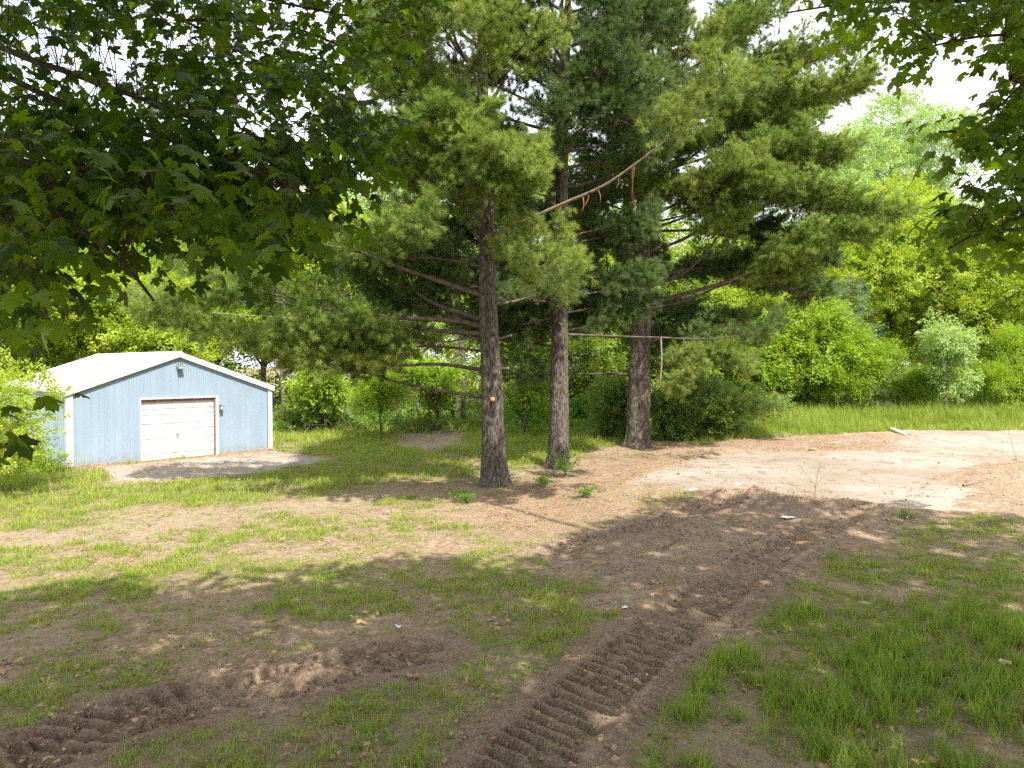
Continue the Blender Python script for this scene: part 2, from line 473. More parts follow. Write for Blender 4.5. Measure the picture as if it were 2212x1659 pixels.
def grass_tuft(m, name, n=10, h=0.1, spread=0.05, w=0.0035, lean=0.5, seg=3):
    V = []; Fc = []
    for i in range(n):
        a = R() * 6.283; r = spread * math.sqrt(R())
        p = np.array([math.cos(a) * r, math.sin(a) * r, -0.01])
        b = R() * 6.283; d = np.array([math.cos(b), math.sin(b), 0]); s = np.array([-d[1], d[0], 0])
        hh = h * (0.45 + 0.75 * R()); ln = lean * (0.3 + R())
        i0 = len(V)
        for k in range(seg + 1):
            t = k / seg
            c = p + np.array([0, 0, 1]) * hh * (t - 0.28 * ln * t * t) + d * hh * ln * t * t * 0.8
            ww = w * (1 - t ** 1.6) + 0.0003
            V += [c - s * ww, c + s * ww]
        for k in range(seg):
            j = i0 + 2 * k
            Fc.append((j, j + 1, j + 3, j + 2))
    return tmpl_obj(name, V, Fc, m, 2 * (seg + 1))

def litter_bits(name, n=7, m='litter', size=0.05):
    V = []; Fc = []
    for i in range(n):
        c = np.array([(R() - .5) * 0.4, (R() - .5) * 0.4, 0.012 + 0.02 * R()])
        a = R() * 6.28; d = np.array([math.cos(a), math.sin(a), (R() - .5) * 0.5]); s = np.array([-math.sin(a), math.cos(a), (R() - .5) * 0.5])
        l = size * (0.5 + R()); w = l * (0.35 + 0.4 * R())
        i0 = len(V)
        V += [c - d * l * .5, c + s * w * .5 + np.array([0, 0, .012 * R()]), c + d * l * .5, c - s * w * .5 + np.array([0, 0, .012 * R()])]
        Fc.append((i0, i0 + 1, i0 + 2, i0 + 3))
    return tmpl_obj(name, V, Fc, M[m], 4)

def straw_bits(name, n=12, m='straw'):
    V = []; Fc = []
    for i in range(n):
        c = np.array([(R() - .5) * 0.4, (R() - .5) * 0.4, 0.006 + 0.012 * R()])
        a = R() * 6.28; d = np.array([math.cos(a), math.sin(a), (R() - .5) * 0.25]); s = np.array([-math.sin(a), math.cos(a), 0.3])
        l = 0.03 + 0.09 * R() ** 2; w = 0.0015 + 0.003 * R()
        i0 = len(V)
        V += [c - d * l * .5 - s * w * .5, c - d * l * .5 + s * w * .5, c + d * l * .5 + s * w * .5, c + d * l * .5 - s * w * .5]
        Fc.append((i0, i0 + 1, i0 + 2, i0 + 3))
    return tmpl_obj(name, V, Fc, M[m], 4)

def clod(name, m):
    import bmesh
    bm = bmesh.new(); bmesh.ops.create_icosphere(bm, subdivisions=2, radius=1)
    for v in bm.verts:
        v.co *= 0.75 + 0.5 * R(); v.co.z *= 0.6
    me = bpy.data.meshes.new(name); bm.to_mesh(me); bm.free(); me.materials.append(m)
    return bpy.data.objects.new(name, me)

C = {}
C['spray'] = coll('sprays', [pine_spray(M['needle'], 'spray', 7) for i in range(4)])
C['spray_dark'] = coll('dark_sprays', [pine_spray(M['needle_dark'], 'dark_spray', 7) for i in range(4)])
C['spray_light'] = coll('light_sprays', [pine_spray(M['needle_light'], 'light_spray', 7) for i in range(4)])
for k in ('yellow', 'bright', 'mid', 'pale'):
    C[k] = coll(k + '_sprigs', [leaf_sprig(M['leaf_' + k], k + '_sprig', 26) for i in range(4)])
C['fern'] = coll('feathery_sprigs', [leaf_sprig(M['leaf_bright'], 'feathery_sprig', 44, 0.6, 0.085, 0.028, 0.1, 0.25) for i in range(4)])
C['blue'] = coll('blue_sprays', [leaf_sprig(M['leaf_blue'], 'blue_spray', 70, 0.5, 0.05, 0.012, 0.1, 0.6) for i in range(3)])
C['shrub'] = coll('shrub_sprigs', [leaf_sprig(M['leaf_shrub'], 'shrub_sprig', 24, 0.42, 0.085, 0.05, 0.05, 0.6) for i in range(4)])
C['weed'] = coll('weed_sprigs', [leaf_sprig(M['weed'], 'weed_sprig', 20, 0.35, 0.085, 0.05, 0.15, 0.5) for i in range(3)])
C['maple'] = coll('maple_sprigs', [maple_sprig('maple_sprig', 9) for i in range(5)])
C['g_short'] = coll('short_tufts', [grass_tuft(M['grass'], 'short_tuft', 12, 0.085, 0.07, 0.0028, 0.8) for i in range(5)])
C['g_tall'] = coll('tall_tufts', [grass_tuft(M['grass_deep'], 'tall_tuft', 11, 0.27, 0.08, 0.0048, 0.6, 4) for i in range(5)])
C['g_pale'] = coll('pale_tufts', [grass_tuft(M['grass_pale'], 'pale_tuft', 14, 0.11, 0.09, 0.0035, 0.7) for i in range(5)])
C['meadow'] = coll('meadow_tufts', [grass_tuft(M['grass_pale'] if i < 2 else M['grass'], 'meadow_tuft', 26, 0.75, 0.22, 0.007, 0.55, 4) for i in range(5)])
C['litter'] = coll('litter_bits', [litter_bits('litter_bit', 7) for i in range(5)])
C['straw'] = coll('straw_bits', [straw_bits('straw_bit', 14) for i in range(5)])
C['clod'] = coll('clods', [clod('clod', M['clod']) for i in range(4)])
C['needlelit'] = coll('needle_bits', [straw_bits('needle_bit', 22, 'litter') for i in range(3)])

_groups = {}
def scatter_group(cname):
    if cname in _groups: return _groups[cname]
    ng = bpy.data.node_groups.new('scatter_' + cname, 'GeometryNodeTree')
    ng.interface.new_socket('Geometry', in_out='INPUT', socket_type='NodeSocketGeometry')
    ng.interface.new_socket('Geometry', in_out='OUTPUT', socket_type='NodeSocketGeometry')
    n, l = ng.nodes, ng.links
    gi = n.new('NodeGroupInput'); go = n.new('NodeGroupOutput')
    ci = n.new('GeometryNodeCollectionInfo'); ci.inputs['Collection'].default_value = C[cname]
    ci.inputs['Separate Children'].default_value = True; ci.inputs['Reset Children'].default_value = True
    ip = n.new('GeometryNodeInstanceOnPoints'); ip.inputs['Pick Instance'].default_value = True
    def na(nm, t):
        a = n.new('GeometryNodeInputNamedAttribute'); a.data_type = t; a.inputs['Name'].default_value = nm
        return a
    ar, asc, ap = na('rot', 'FLOAT_VECTOR'), na('scl', 'FLOAT'), na('pick', 'INT')
    e2r = n.new('FunctionNodeEulerToRotation')
    l.new(gi.outputs[0], ip.inputs['Points']); l.new(ci.outputs[0], ip.inputs['Instance'])
    l.new(ar.outputs['Attribute'], e2r.inputs[0]); l.new(e2r.outputs[0], ip.inputs['Rotation'])
    l.new(asc.outputs['Attribute'], ip.inputs['Scale']); l.new(ap.outputs['Attribute'], ip.inputs['Instance Index'])
    l.new(ip.outputs[0], go.inputs[0])
    _groups[cname] = ng
    return ng

def scatter(name, cname, pos, rot, scl, parent=None):
    pos = np.asarray(pos, np.float32); n = len(pos)
    if n == 0: return None
    me = bpy.data.meshes.new(name)
    me.vertices.add(n); me.vertices.foreach_set('co', pos.ravel())
    a = me.attributes.new('rot', 'FLOAT_VECTOR', 'POINT'); a.data.foreach_set('vector', np.asarray(rot, np.float32).ravel())
    a = me.attributes.new('scl', 'FLOAT', 'POINT'); a.data.foreach_set('value', np.broadcast_to(np.asarray(scl, np.float32), (n,)).copy())
    a = me.attributes.new('pick', 'INT', 'POINT'); a.data.foreach_set('value', rng.integers(0, 64, n).astype(np.int32))
    o = bpy.data.objects.new(name, me)
    link(o, parent)
    md = o.modifiers.new('scatter', 'NODES'); md.node_group = scatter_group(cname)
    o['kind'] = 'stuff'
    return o

def dir_rot(d, roll=0.4):
    d = unit(d)
    p = np.arcsin(np.clip(d[:, 2], -1, 1)); yaw = np.arctan2(-d[:, 0], d[:, 1])
    return np.stack([p, rng.normal(size=len(d)) * roll, yaw], 1)

def up_rot(n, tilt=0.2):
    return np.stack([rng.normal(size=n) * tilt, rng.normal(size=n) * tilt, rng.random(n) * 6.283], 1)

# ------------------------------------------------------------------ ground layout
TRACK_A = [(-7.5, 4.3)] + PG((60, 1640), (250, 1560), (560, 1490), (900, 1415))
TRACK_B = [(-0.6, 4.2)] + PG((1130, 1659), (1310, 1480), (1440, 1370), (1590, 1255), (1740, 1160), (1870, 1100))
TRACK_C = PG((1190, 1195), (1330, 1160), (1480, 1115), (1610, 1080))
A1, A2 = np.array([0.56, 0.83]), np.array([0.83, -0.56])
A1 = A1 / np.linalg.norm(A1); A2 = A2 / np.linalg.norm(A2)
SLAB_O = np.array([3.0, 19.9])
def slab_uv(x, y):
    return (x - SLAB_O[0]) * A2[0] + (y - SLAB_O[1]) * A2[1], (x - SLAB_O[0]) * A1[0] + (y - SLAB_O[1]) * A1[1]
SLAB_W, SLAB_L = 12.6, 30.0
APRON = PG((150, 1014), (588, 973), (722, 992), (560, 1022), (330, 1046), (236, 1040), (215, 1012))
# patches (picture outlines put on the ground)
TALL = PG((1540, 1400), (1620, 1350), (1760, 1310), (1960, 1290), (2260, 1280), (2300, 1400), (2600, 1700), (1330, 1720), (1330, 1640), (1440, 1560), (1500, 1480))
PATCH_R = PG((1780, 1215), (1930, 1190), (2300, 1165), (2400, 1290), (2060, 1290), (1860, 1280))
PATCH_M = PG((980, 1290), (1130, 1245), (1280, 1235), (1420, 1240), (1410, 1285), (1240, 1310), (1060, 1330))
PATCH_N = PG((1030, 1370), (1230, 1350), (1270, 1420), (1190, 1500), (1010, 1440))
BOTTOM = PG((300, 1650), (520, 1590), (760, 1500), (950, 1450), (1180, 1430), (1240, 1500), (1180, 1570), (1050, 1659), (900, 1800), (200, 1800))
BAND = PG((-80, 1250), (-80, 1030), (240, 1045), (500, 1036), (730, 995), (600, 965), (900, 955), (1030, 1000), (1040, 1035), (860, 1040), (700, 1068), (480, 1095), (330, 1085), (240, 1110), (180, 1190))
BEHIND = PG((600, 955), (590, 890), (1100, 880), (1340, 900), (1350, 962), (1190, 1000), (1090, 1010), (900, 965))
FARGRASS = PG((1500, 965), (1560, 920), (1700, 895), (1800, 870), (2300, 855), (2400, 925), (2212, 930), (1940, 930), (1700, 946), (1580, 955))
SIDEGRASS = PG((-100, 1010), (120, 985), (150, 1012), (240, 1020), (240, 1050), (100, 1060), (-100, 1060))
STRIP_L = PG((-50, 1330), (0, 1150), (200, 1130), (560, 1120), (900, 1110), (1060, 1140), (900, 1160), (640, 1180), (420, 1210), (300, 1260), (150, 1300))
DARKSOIL = PG((1430, 1120), (1540, 1068), (1660, 1062), (1900, 1095), (1960, 1110), (1800, 1160), (1700, 1210), (1560, 1260), (1330, 1300), (1180, 1230), (1260, 1170))

def masks(x, y):
    n1 = fbm(x * 0.7, y * 0.7, 3); n2 = fbm(x * 2.6, y * 2.6, 11); n3 = fbm(x * 0.18, y * 0.18, 23, 3)
    jit = (n1 - 0.5) * 1.1 + (n2 - 0.5) * 0.5
    def P(poly, soft=0.35, k=1.0):
        return sstep(-soft, soft, poly_sd(x, y, poly) + jit * k)
    g = 0.08 + 0.42 * sstep(0.44, 0.58, n1) + 0.30 * sstep(0.48, 0.62, n2)      # sparse tufts everywhere near
    leftz = sstep(3, -6, x) * sstep(6.3, 8.5, y)
    g = np.maximum(g, leftz * (0.22 + 0.68 * sstep(0.42, 0.62, n1 * 0.6 + n2 * 0.4)))
    tall = P(TALL, 0.25, 0.6)
    g = np.maximum(g, tall * (0.26 + 0.60 * sstep(0.38, 0.58, n1 * 0.5 + n2 * 0.5)))
    g = np.maximum(g, P(PATCH_R, 0.5) * (0.25 + 0.6 * sstep(0.35, 0.6, n2)))
    g = np.maximum(g, P(PATCH_M, 0.3, 0.7) * (0.3 + 0.6 * sstep(0.35, 0.6, n2)))
    g = np.maximum(g, P(PATCH_N, 0.3, 0.7) * (0.3 + 0.6 * sstep(0.35, 0.6, n2)))
    g = np.maximum(g, P(BOTTOM, 0.3, 0.7) * (0.2 + 0.55 * sstep(0.38, 0.6, n2)))
    g = np.maximum(g, P(STRIP_L, 0.5, 0.9) * (0.25 + 0.6 * sstep(0.38, 0.6, n2)))
    band = P(BAND, 0.5, 0.8)
    g = np.maximum(g, band * (0.5 + 0.5 * sstep(0.3, 0.55, n2)))
    beh = P(BEHIND, 0.8, 1.0)
    g = np.maximum(g, beh * 0.9)
    far = P(FARGRASS, 0.8, 1.0)
    g = np.maximum(g, far)
    g = np.maximum(g, P(SIDEGRASS, 0.5))
    g = np.maximum(g, sstep(33, 38, y + jit * 2) * 0.9)
    # bare places
    ta = line_st(x, y, TRACK_A); tb = line_st(x, y, TRACK_B); tcx = line_st(x, y, TRACK_C)
    inA = sstep(0.70, 0.5, ta[0] + (n2 - .5) * .25); inB = sstep(0.85, 0.6, tb[0] + (n2 - .5) * .3); inC = sstep(0.6, 0.4, tcx[0] + (n2 - .5) * .3)
    dark = P(DARKSOIL, 0.8, 1.0)
    bare = np.maximum.reduce([inA, inB, inC])
    g = g * (1 - bare * 0.97) * (1 - 0.9 * dark)
    # bare sandy path left of the pines, needle bed under them
    path = sstep(0.85, 0.5, line_st(x, y, PG((-60, 1170), (260, 1150), (420, 1115), (620, 1095), (900, 1062)))[0] + (n2 - .5) * 0.7)
    g = g * (1 - 0.70 * path)
    dirtp = P(PG((860, 965), (830, 940), (960, 928), (1020, 935), (1010, 962), (940, 975)), 0.6)
    g = g * (1 - 0.9 * dirtp)
    bed = P(PG((1090, 1060), (1190, 1010), (1340, 965), (1480, 955), (1600, 950), (1950, 938), (1900, 975), (1600, 975), (1490, 990), (1400, 1020), (1340, 1050), (1420, 1110), (1300, 1150), (1100, 1170), (1000, 1110)), 0.6)
    g = g * (1 - 0.8 * bed)
    sd_slab = np.minimum.reduce([*(lambda u, v: (u, SLAB_W - u, v, SLAB_L - v))(*slab_uv(x, y))])
    on = sstep(-0.3, 0.3, sd_slab)
    g = g * (1 - on * sstep(36, 34, y))
    ap = poly_sd(x, y, APRON)
    g = g * (1 - sstep(-0.1, 0.2, ap))
    return dict(g=g, tall=tall, band=band, beh=beh, far=far, A=ta, B=tb, Cc=tcx, inA=inA, inB=inB, inC=inC, dark=dark, bed=bed, path=path,
                slab=sd_slab, apron=ap, n1=n1, n2=n2, n3=n3, jit=jit, dirtp=dirtp)

COVER = PG((1250, 1010), (1480, 992), (1600, 982), (1740, 984), (1900, 974), (1960, 955), (1930, 930), (1600, 925), (1300, 950))
COVER2 = PG((1300, 1090), (1420, 1062), (1500, 1066), (1640, 1078), (1780, 1092), (1900, 1098), (2020, 1100), (2090, 1060), (2130, 1010), (2250, 985), (2600, 990), (2600, 1200), (1300, 1250))

def ground_z(x, y, m=None, fine=True):
    x = np.asarray(x, float); y = np.asarray(y, float)
    m = m or masks(x, y)
    z = (fbm(x * 0.25, y * 0.25, 51, 3) - 0.5) * 0.10 + (m['n1'] - 0.5) * 0.05
    near_slab = sstep(-2.5, 0.0, m['slab']) * sstep(40, 37, y)
    near_ap = sstep(-1.2, 0.0, m['apron'])
    flat = np.maximum(near_slab, near_ap)
    z = z * (1 - flat)
    # soil over the concrete: a thin ragged layer
    big = (m['n1'] - 0.5) * 0.11 + (m['n2'] - 0.5) * 0.09
    cov = np.maximum(sstep(-0.8, 0.8, poly_sd(x, y, COVER)), sstep(-0.5, 0.5, poly_sd(x, y, COVER2)))
    edge = sstep(0.9, 0.0, m['slab']) * near_slab
    lay = -0.062 + 0.085 * cov + 0.075 * edge + big
    u, v = slab_uv(x, y)
    lay = np.where((m['slab'] > -0.8), lay, z + 0.02)
    z = z * (1 - near_slab) + lay * near_slab
    lap = -0.040 + 0.045 * sstep(0.5, -0.1, m['apron']) + (m['n2'] - 0.5) * 0.06
    z = np.where(m['apron'] > -1.2, z * (1 - near_ap) + lap * near_ap, z)
    # heaps of scraped soil at the slab edge
    for (px, py, r, h) in ((1620, 1078, 0.9, 0.16), (1540, 1082, 0.5, 0.10), (1830, 1100, 0.8, 0.10), (1720, 1098, 0.6, 0.10), (2140, 1035, 1.4, 0.14), (1700, 962, 1.2, 0.10), (2190, 1020, 1.5, 0.2), (1480, 975, 1.0, 0.10)):
        c = G(px, py); d2 = ((x - c[0]) / (r * 1.6)) ** 2 + ((y - c[1]) / r) ** 2
        z = z + h * np.exp(-d2 * 2.0) * (0.5 + m['n2'])
    if fine:
        for key, hw, skew, pitch, dep in (('A', 0.46, 0.45, 0.21, 1.45), ('B', 0.44, -0.15, 0.175, 1.3), ('Cc', 0.36, 0.2, 0.19, 1.3)):
            d, s, t, tot = m[key]
            ww = hw + (m['n2'] - 0.5) * 0.15
            inside = sstep(ww, ww - 0.10, d)
            berm = np.exp(-((d - ww - 0.02) / 0.09) ** 2) * (0.5 + 0.9 * m['n2'])
            ph = (s + t * skew) / pitch + (m['n1'] - .5) * 0.8
            fr = ph - np.floor(ph)
            br = fbm(x * 4.5 + 3, y * 4.5, 171, 3)
            lug = sstep(0.0, 0.14, fr) * sstep(0.62, 0.46, fr) * (0.35 + 0.65 * sstep(0.30, 0.48, br)) + 0.2 * (br - 0.5)
            amp = dep * (0.65 + 0.35 * sstep(0.35, 0.6, fbm(x * 1.1 + 9, y * 1.1, 71, 2)))
            z = z - inside * 0.035 * dep + inside * (lug - 0.3) * 0.080 * amp + berm * 0.035 * dep
        # a second grouser trail beside the main one, fainter
        d, s, t, tot = m['B']
        side = sstep(0.45, 0.6, -t) * sstep(1.15, 0.95, -t) * (d < 1.3)
        ph = (s - t * 0.15) / 0.165 + (m['n1'] - .5) * 0.8; fr = ph - np.floor(ph)
        z = z + side * 0.04 * sstep(0.0, 0.16, fr) * sstep(0.60, 0.42, fr) * sstep(0.42, 0.58, m['n1'])
        rough = np.maximum.reduce([m['inA'], m['inB'], m['inC'], m['dark'] * 0.9, 0.25 + 0 * x])
        z = z + (fbm(x * 8, y * 8, 91, 4) - 0.5) * 0.045 * rough * (1 - sstep(0.2, 0.8, m['slab'] * (m['dark'] < .5))) * sstep(-0.1, -0.6, m['apron'])
    return z

def axis(lo, hi, f, big0, big1):
    a = [lo]
    while a[-1] < hi: a.append(a[-1] + f(a[-1]))
    return np.array([big0 * (1 - 0.0)] + a + [big1]) if False else np.array(a)

def build_ground():
    ys = axis(4.6, 60, lambda v: 0.026 if v < 9 else (0.026 + (v - 9) * 0.0042 if v < 19 else 0.068 + (v - 19) * 0.02), 0, 0)
    xs_half = axis(0, 46, lambda v: 0.032 if v < 5 else (0.032 + (v - 5) * 0.006 if v < 11 else 0.068 + (v - 11) * 0.02), 0, 0)
    xs = np.concatenate([-xs_half[:0:-1], xs_half])
    ys = np.concatenate([[-400, -120, -40, -12, -4, 0, 2, 3.4, 4.0], ys, [75, 100, 150, 300, 900]])
    xs = np.concatenate([[-900, -300, -120, -65], xs, [65, 120, 300, 900]])
    X, Y = np.meshgrid(xs, ys)
    x, y = X.ravel(), Y.ravel()
    m = masks(x, y)
    z = ground_z(x, y, m)
    far = (np.abs(x) > 50) | (y > 62) | (y < 1)
    z = np.where(far, 0.0, z)
    nx, ny = len(xs), len(ys)
    i = np.arange(ny - 1)[:, None] * nx; j = np.arange(nx - 1)[None, :]
    f = np.stack([i + j, i + j + 1, i + nx + j + 1, i + nx + j], -1).reshape(-1, 4)
    me = np_mesh('ground', np.stack([x, y, z], 1), f, None, True)
    dark_soil = np.clip(np.maximum.reduce([m['inA'] * 0.75, m['inB'] * 0.5, m['inC'] * 0.6, m['dark'] * 0.55]) + (m['n1'] - 0.5) * 1.0 + (m['n2'] - 0.5) * 0.9 - 0.05 + 0.25 * sstep(12, 7, y), 0, 1)  # darker soil: tracks, scraped patch, noise, and towards the near edge
    red = np.clip(m['bed'] * (0.4 + 0.7 * m['n2']), 0, 1)
    sand = np.clip(m['path'] * 0.7 + m['dirtp'] + 0.6 * sstep(0.55, 0.7, m['n3']) + 0.45 * sstep(-0.5, 0.5, poly_sd(x, y, COVER)), 0, 1)
    green = np.clip(m['g'] * 0.8, 0, 1)
    for nm, a in (('dark_soil', dark_soil), ('red', red), ('sand', sand), ('green', green)):
        at = me.attributes.new(nm, 'FLOAT', 'POINT'); at.data.foreach_set('value', a.astype(np.float32))
    mm = bpy.data.materials.new('soil'); mm.use_nodes = True
    n, l = mm.node_tree.nodes, mm.node_tree.links
    b = n['Principled BSDF']; b.inputs['Roughness'].default_value = 0.95; b.inputs['Specular IOR Level'].default_value = 0.12
    t = n.new('ShaderNodeTexCoord')
    def noise(sc, det=6):
        q = n.new('ShaderNodeTexNoise'); q.inputs['Scale'].default_value = sc; q.inputs['Detail'].default_value = det
        q.inputs['Roughness'].default_value = 0.65
        l.new(t.outputs['Object'], q.inputs['Vector']); return q
    def mix(fac, a, bcol):
        q = n.new('ShaderNodeMix'); q.data_type = 'RGBA'
        if hasattr(fac, 'links'): l.new(fac, q.inputs['Factor'])
        else: q.inputs['Factor'].default_value = fac
        for s, v in (('A', a), ('B', bcol)):
            if isinstance(v, tuple): q.inputs[s].default_value = (*v, 1)
            else: l.new(v, q.inputs[s])
        return q.outputs['Result']
    def rng_(o, lo, hi, a=0, bb=1):
        q = n.new('ShaderNodeMapRange'); q.inputs['From Min'].default_value = lo; q.inputs['From Max'].default_value = hi
        q.inputs['To Min'].default_value = a; q.inputs['To Max'].default_value = bb
        l.new(o, q.inputs['Value']); return q.outputs['Result']
    def attr(nm):
        q = n.new('ShaderNodeAttribute'); q.attribute_name = nm; return q.outputs['Fac']
    n_f, n_m, n_s = noise(45, 8), noise(7, 7), noise(160, 4)
    base = mix(rng_(n_m.outputs['Fac'], 0.35, 0.68), (0.265, 0.182, 0.126), (0.46, 0.345, 0.25))
    base = mix(attr('sand'), base, mix(rng_(n_f.outputs['Fac'], 0.3, 0.7), (0.29, 0.225, 0.155), (0.42, 0.34, 0.245)))
    base = mix(attr('red'), base, mix(rng_(n_f.outputs['Fac'], 0.35, 0.65), (0.23, 0.15, 0.10), (0.40, 0.295, 0.21)))
    base = mix(attr('dark_soil'), base, mix(rng_(n_f.outputs['Fac'], 0.3, 0.7), (0.18, 0.124, 0.092), (0.35, 0.255, 0.192)))
    gr = mix(rng_(n_f.outputs['Fac'], 0.3, 0.7), (0.10, 0.115, 0.035), (0.20, 0.19, 0.07))
    base = mix(attr('green'), base, gr)
    n_c = noise(17, 8)
    base = mix(rng_(n_c.outputs['Fac'], 0.50, 0.66, 0, 0.55), base, (0.115, 0.095, 0.045))
    base = mix(rng_(n_c.outputs['Fac'], 0.44, 0.32, 0, 0.45), base, (0.12, 0.078, 0.055))
    # crumbs: dark gaps and pale chips
    base = mix(rng_(n_s.outputs['Fac'], 0.62, 0.74, 0, 0.55), base, (0.58, 0.46, 0.35))
    base = mix(rng_(n_f.outputs['Fac'], 0.44, 0.30, 0, 0.5), base, (0.12, 0.078, 0.054))
    l.new(base, b.inputs['Base Color'])
    bp = n.new('ShaderNodeBump'); bp.inputs['Strength'].default_value = 0.9; bp.inputs['Distance'].default_value = 0.035
    l.new(n_f.outputs['Fac'], bp.inputs['Height'])
    bp2 = n.new('ShaderNodeBump'); bp2.inputs['Strength'].default_value = 0.6; bp2.inputs['Distance'].default_value = 0.01
    l.new(n_s.outputs['Fac'], bp2.inputs['Height']); l.new(bp.outputs['Normal'], bp2.inputs['Normal'])
    l.new(bp2.outputs['Normal'], b.inputs['Normal'])
    me.materials.append(mm)
    o = link(bpy.data.objects.new('ground', me)); tagk(o, 'structure')
    return o
build_ground()

# ------------------------------------------------------------------ concrete
def build_slabs():
    root = bpy.data.objects.new('concrete_pad', None); link(root); tagk(root, 'structure')
    root.location = (SLAB_O[0], SLAB_O[1], 0)
    ang = math.atan2(A2[1], A2[0]); root.rotation_euler = (0, 0, ang)      # local x along A2, local y along A1
    us = [0, 3.15, 6.3, 9.45, 12.6]; k = 0
    vs = [0, 3.3, 6.7, 10.1, 13.5, 16.9, 20.3, 23.7, 27.0]
    import bmesh
    for a in range(4):
        for c in range(8):
            g = 0.006
            V = []; Fc = []
            x0, x1, y0, y1 = us[a] + g, us[a + 1] - g, vs[c] + g, vs[c + 1] - g
            bm = bmesh.new(); 
            box(V, Fc, x0, x1, y0, y1, -0.12, 0.0)
            vv = [bm.verts.new(v) for v in V]
            for f in Fc: bm.faces.new([vv[q] for q in f])
            bmesh.ops.bevel(bm, geom=list(bm.edges), offset=0.012, segments=1, affect='EDGES')
            me = bpy.data.meshes.new('slab'); bm.to_mesh(me); bm.free(); me.materials.append(M['concrete'])
            o = link(bpy.data.objects.new('slab', me), root)
            o.location = (0, 0, (R() - 0.5) * 0.012)
    V = []; Fc = []; box(V, Fc, 0.1, us[-1] - 0.1, 0.1, vs[-1] - 0.1, -0.11, -0.016)
    mesh_obj('joint_sand', V, Fc, M['sill_wood'], root)
    # apron in front of the garage
    ap = PG((150, 1016), (588, 974), (722, 992), (560, 1022), (330, 1046), (236, 1040), (205, 1016))
    V = [(x, y, -0.01) for x, y in ap] + [(x, y, -0.15) for x, y in ap]
    n = len(ap); Fc = [tuple(range(n))[::-1], tuple(range(n, 2 * n))] + [(i, (i + 1) % n, n + (i + 1) % n, n + i) for i in range(n)]
    o = mesh_obj('garage_apron', V, Fc, M['concrete']); tagk(o, 'structure')
build_slabs()

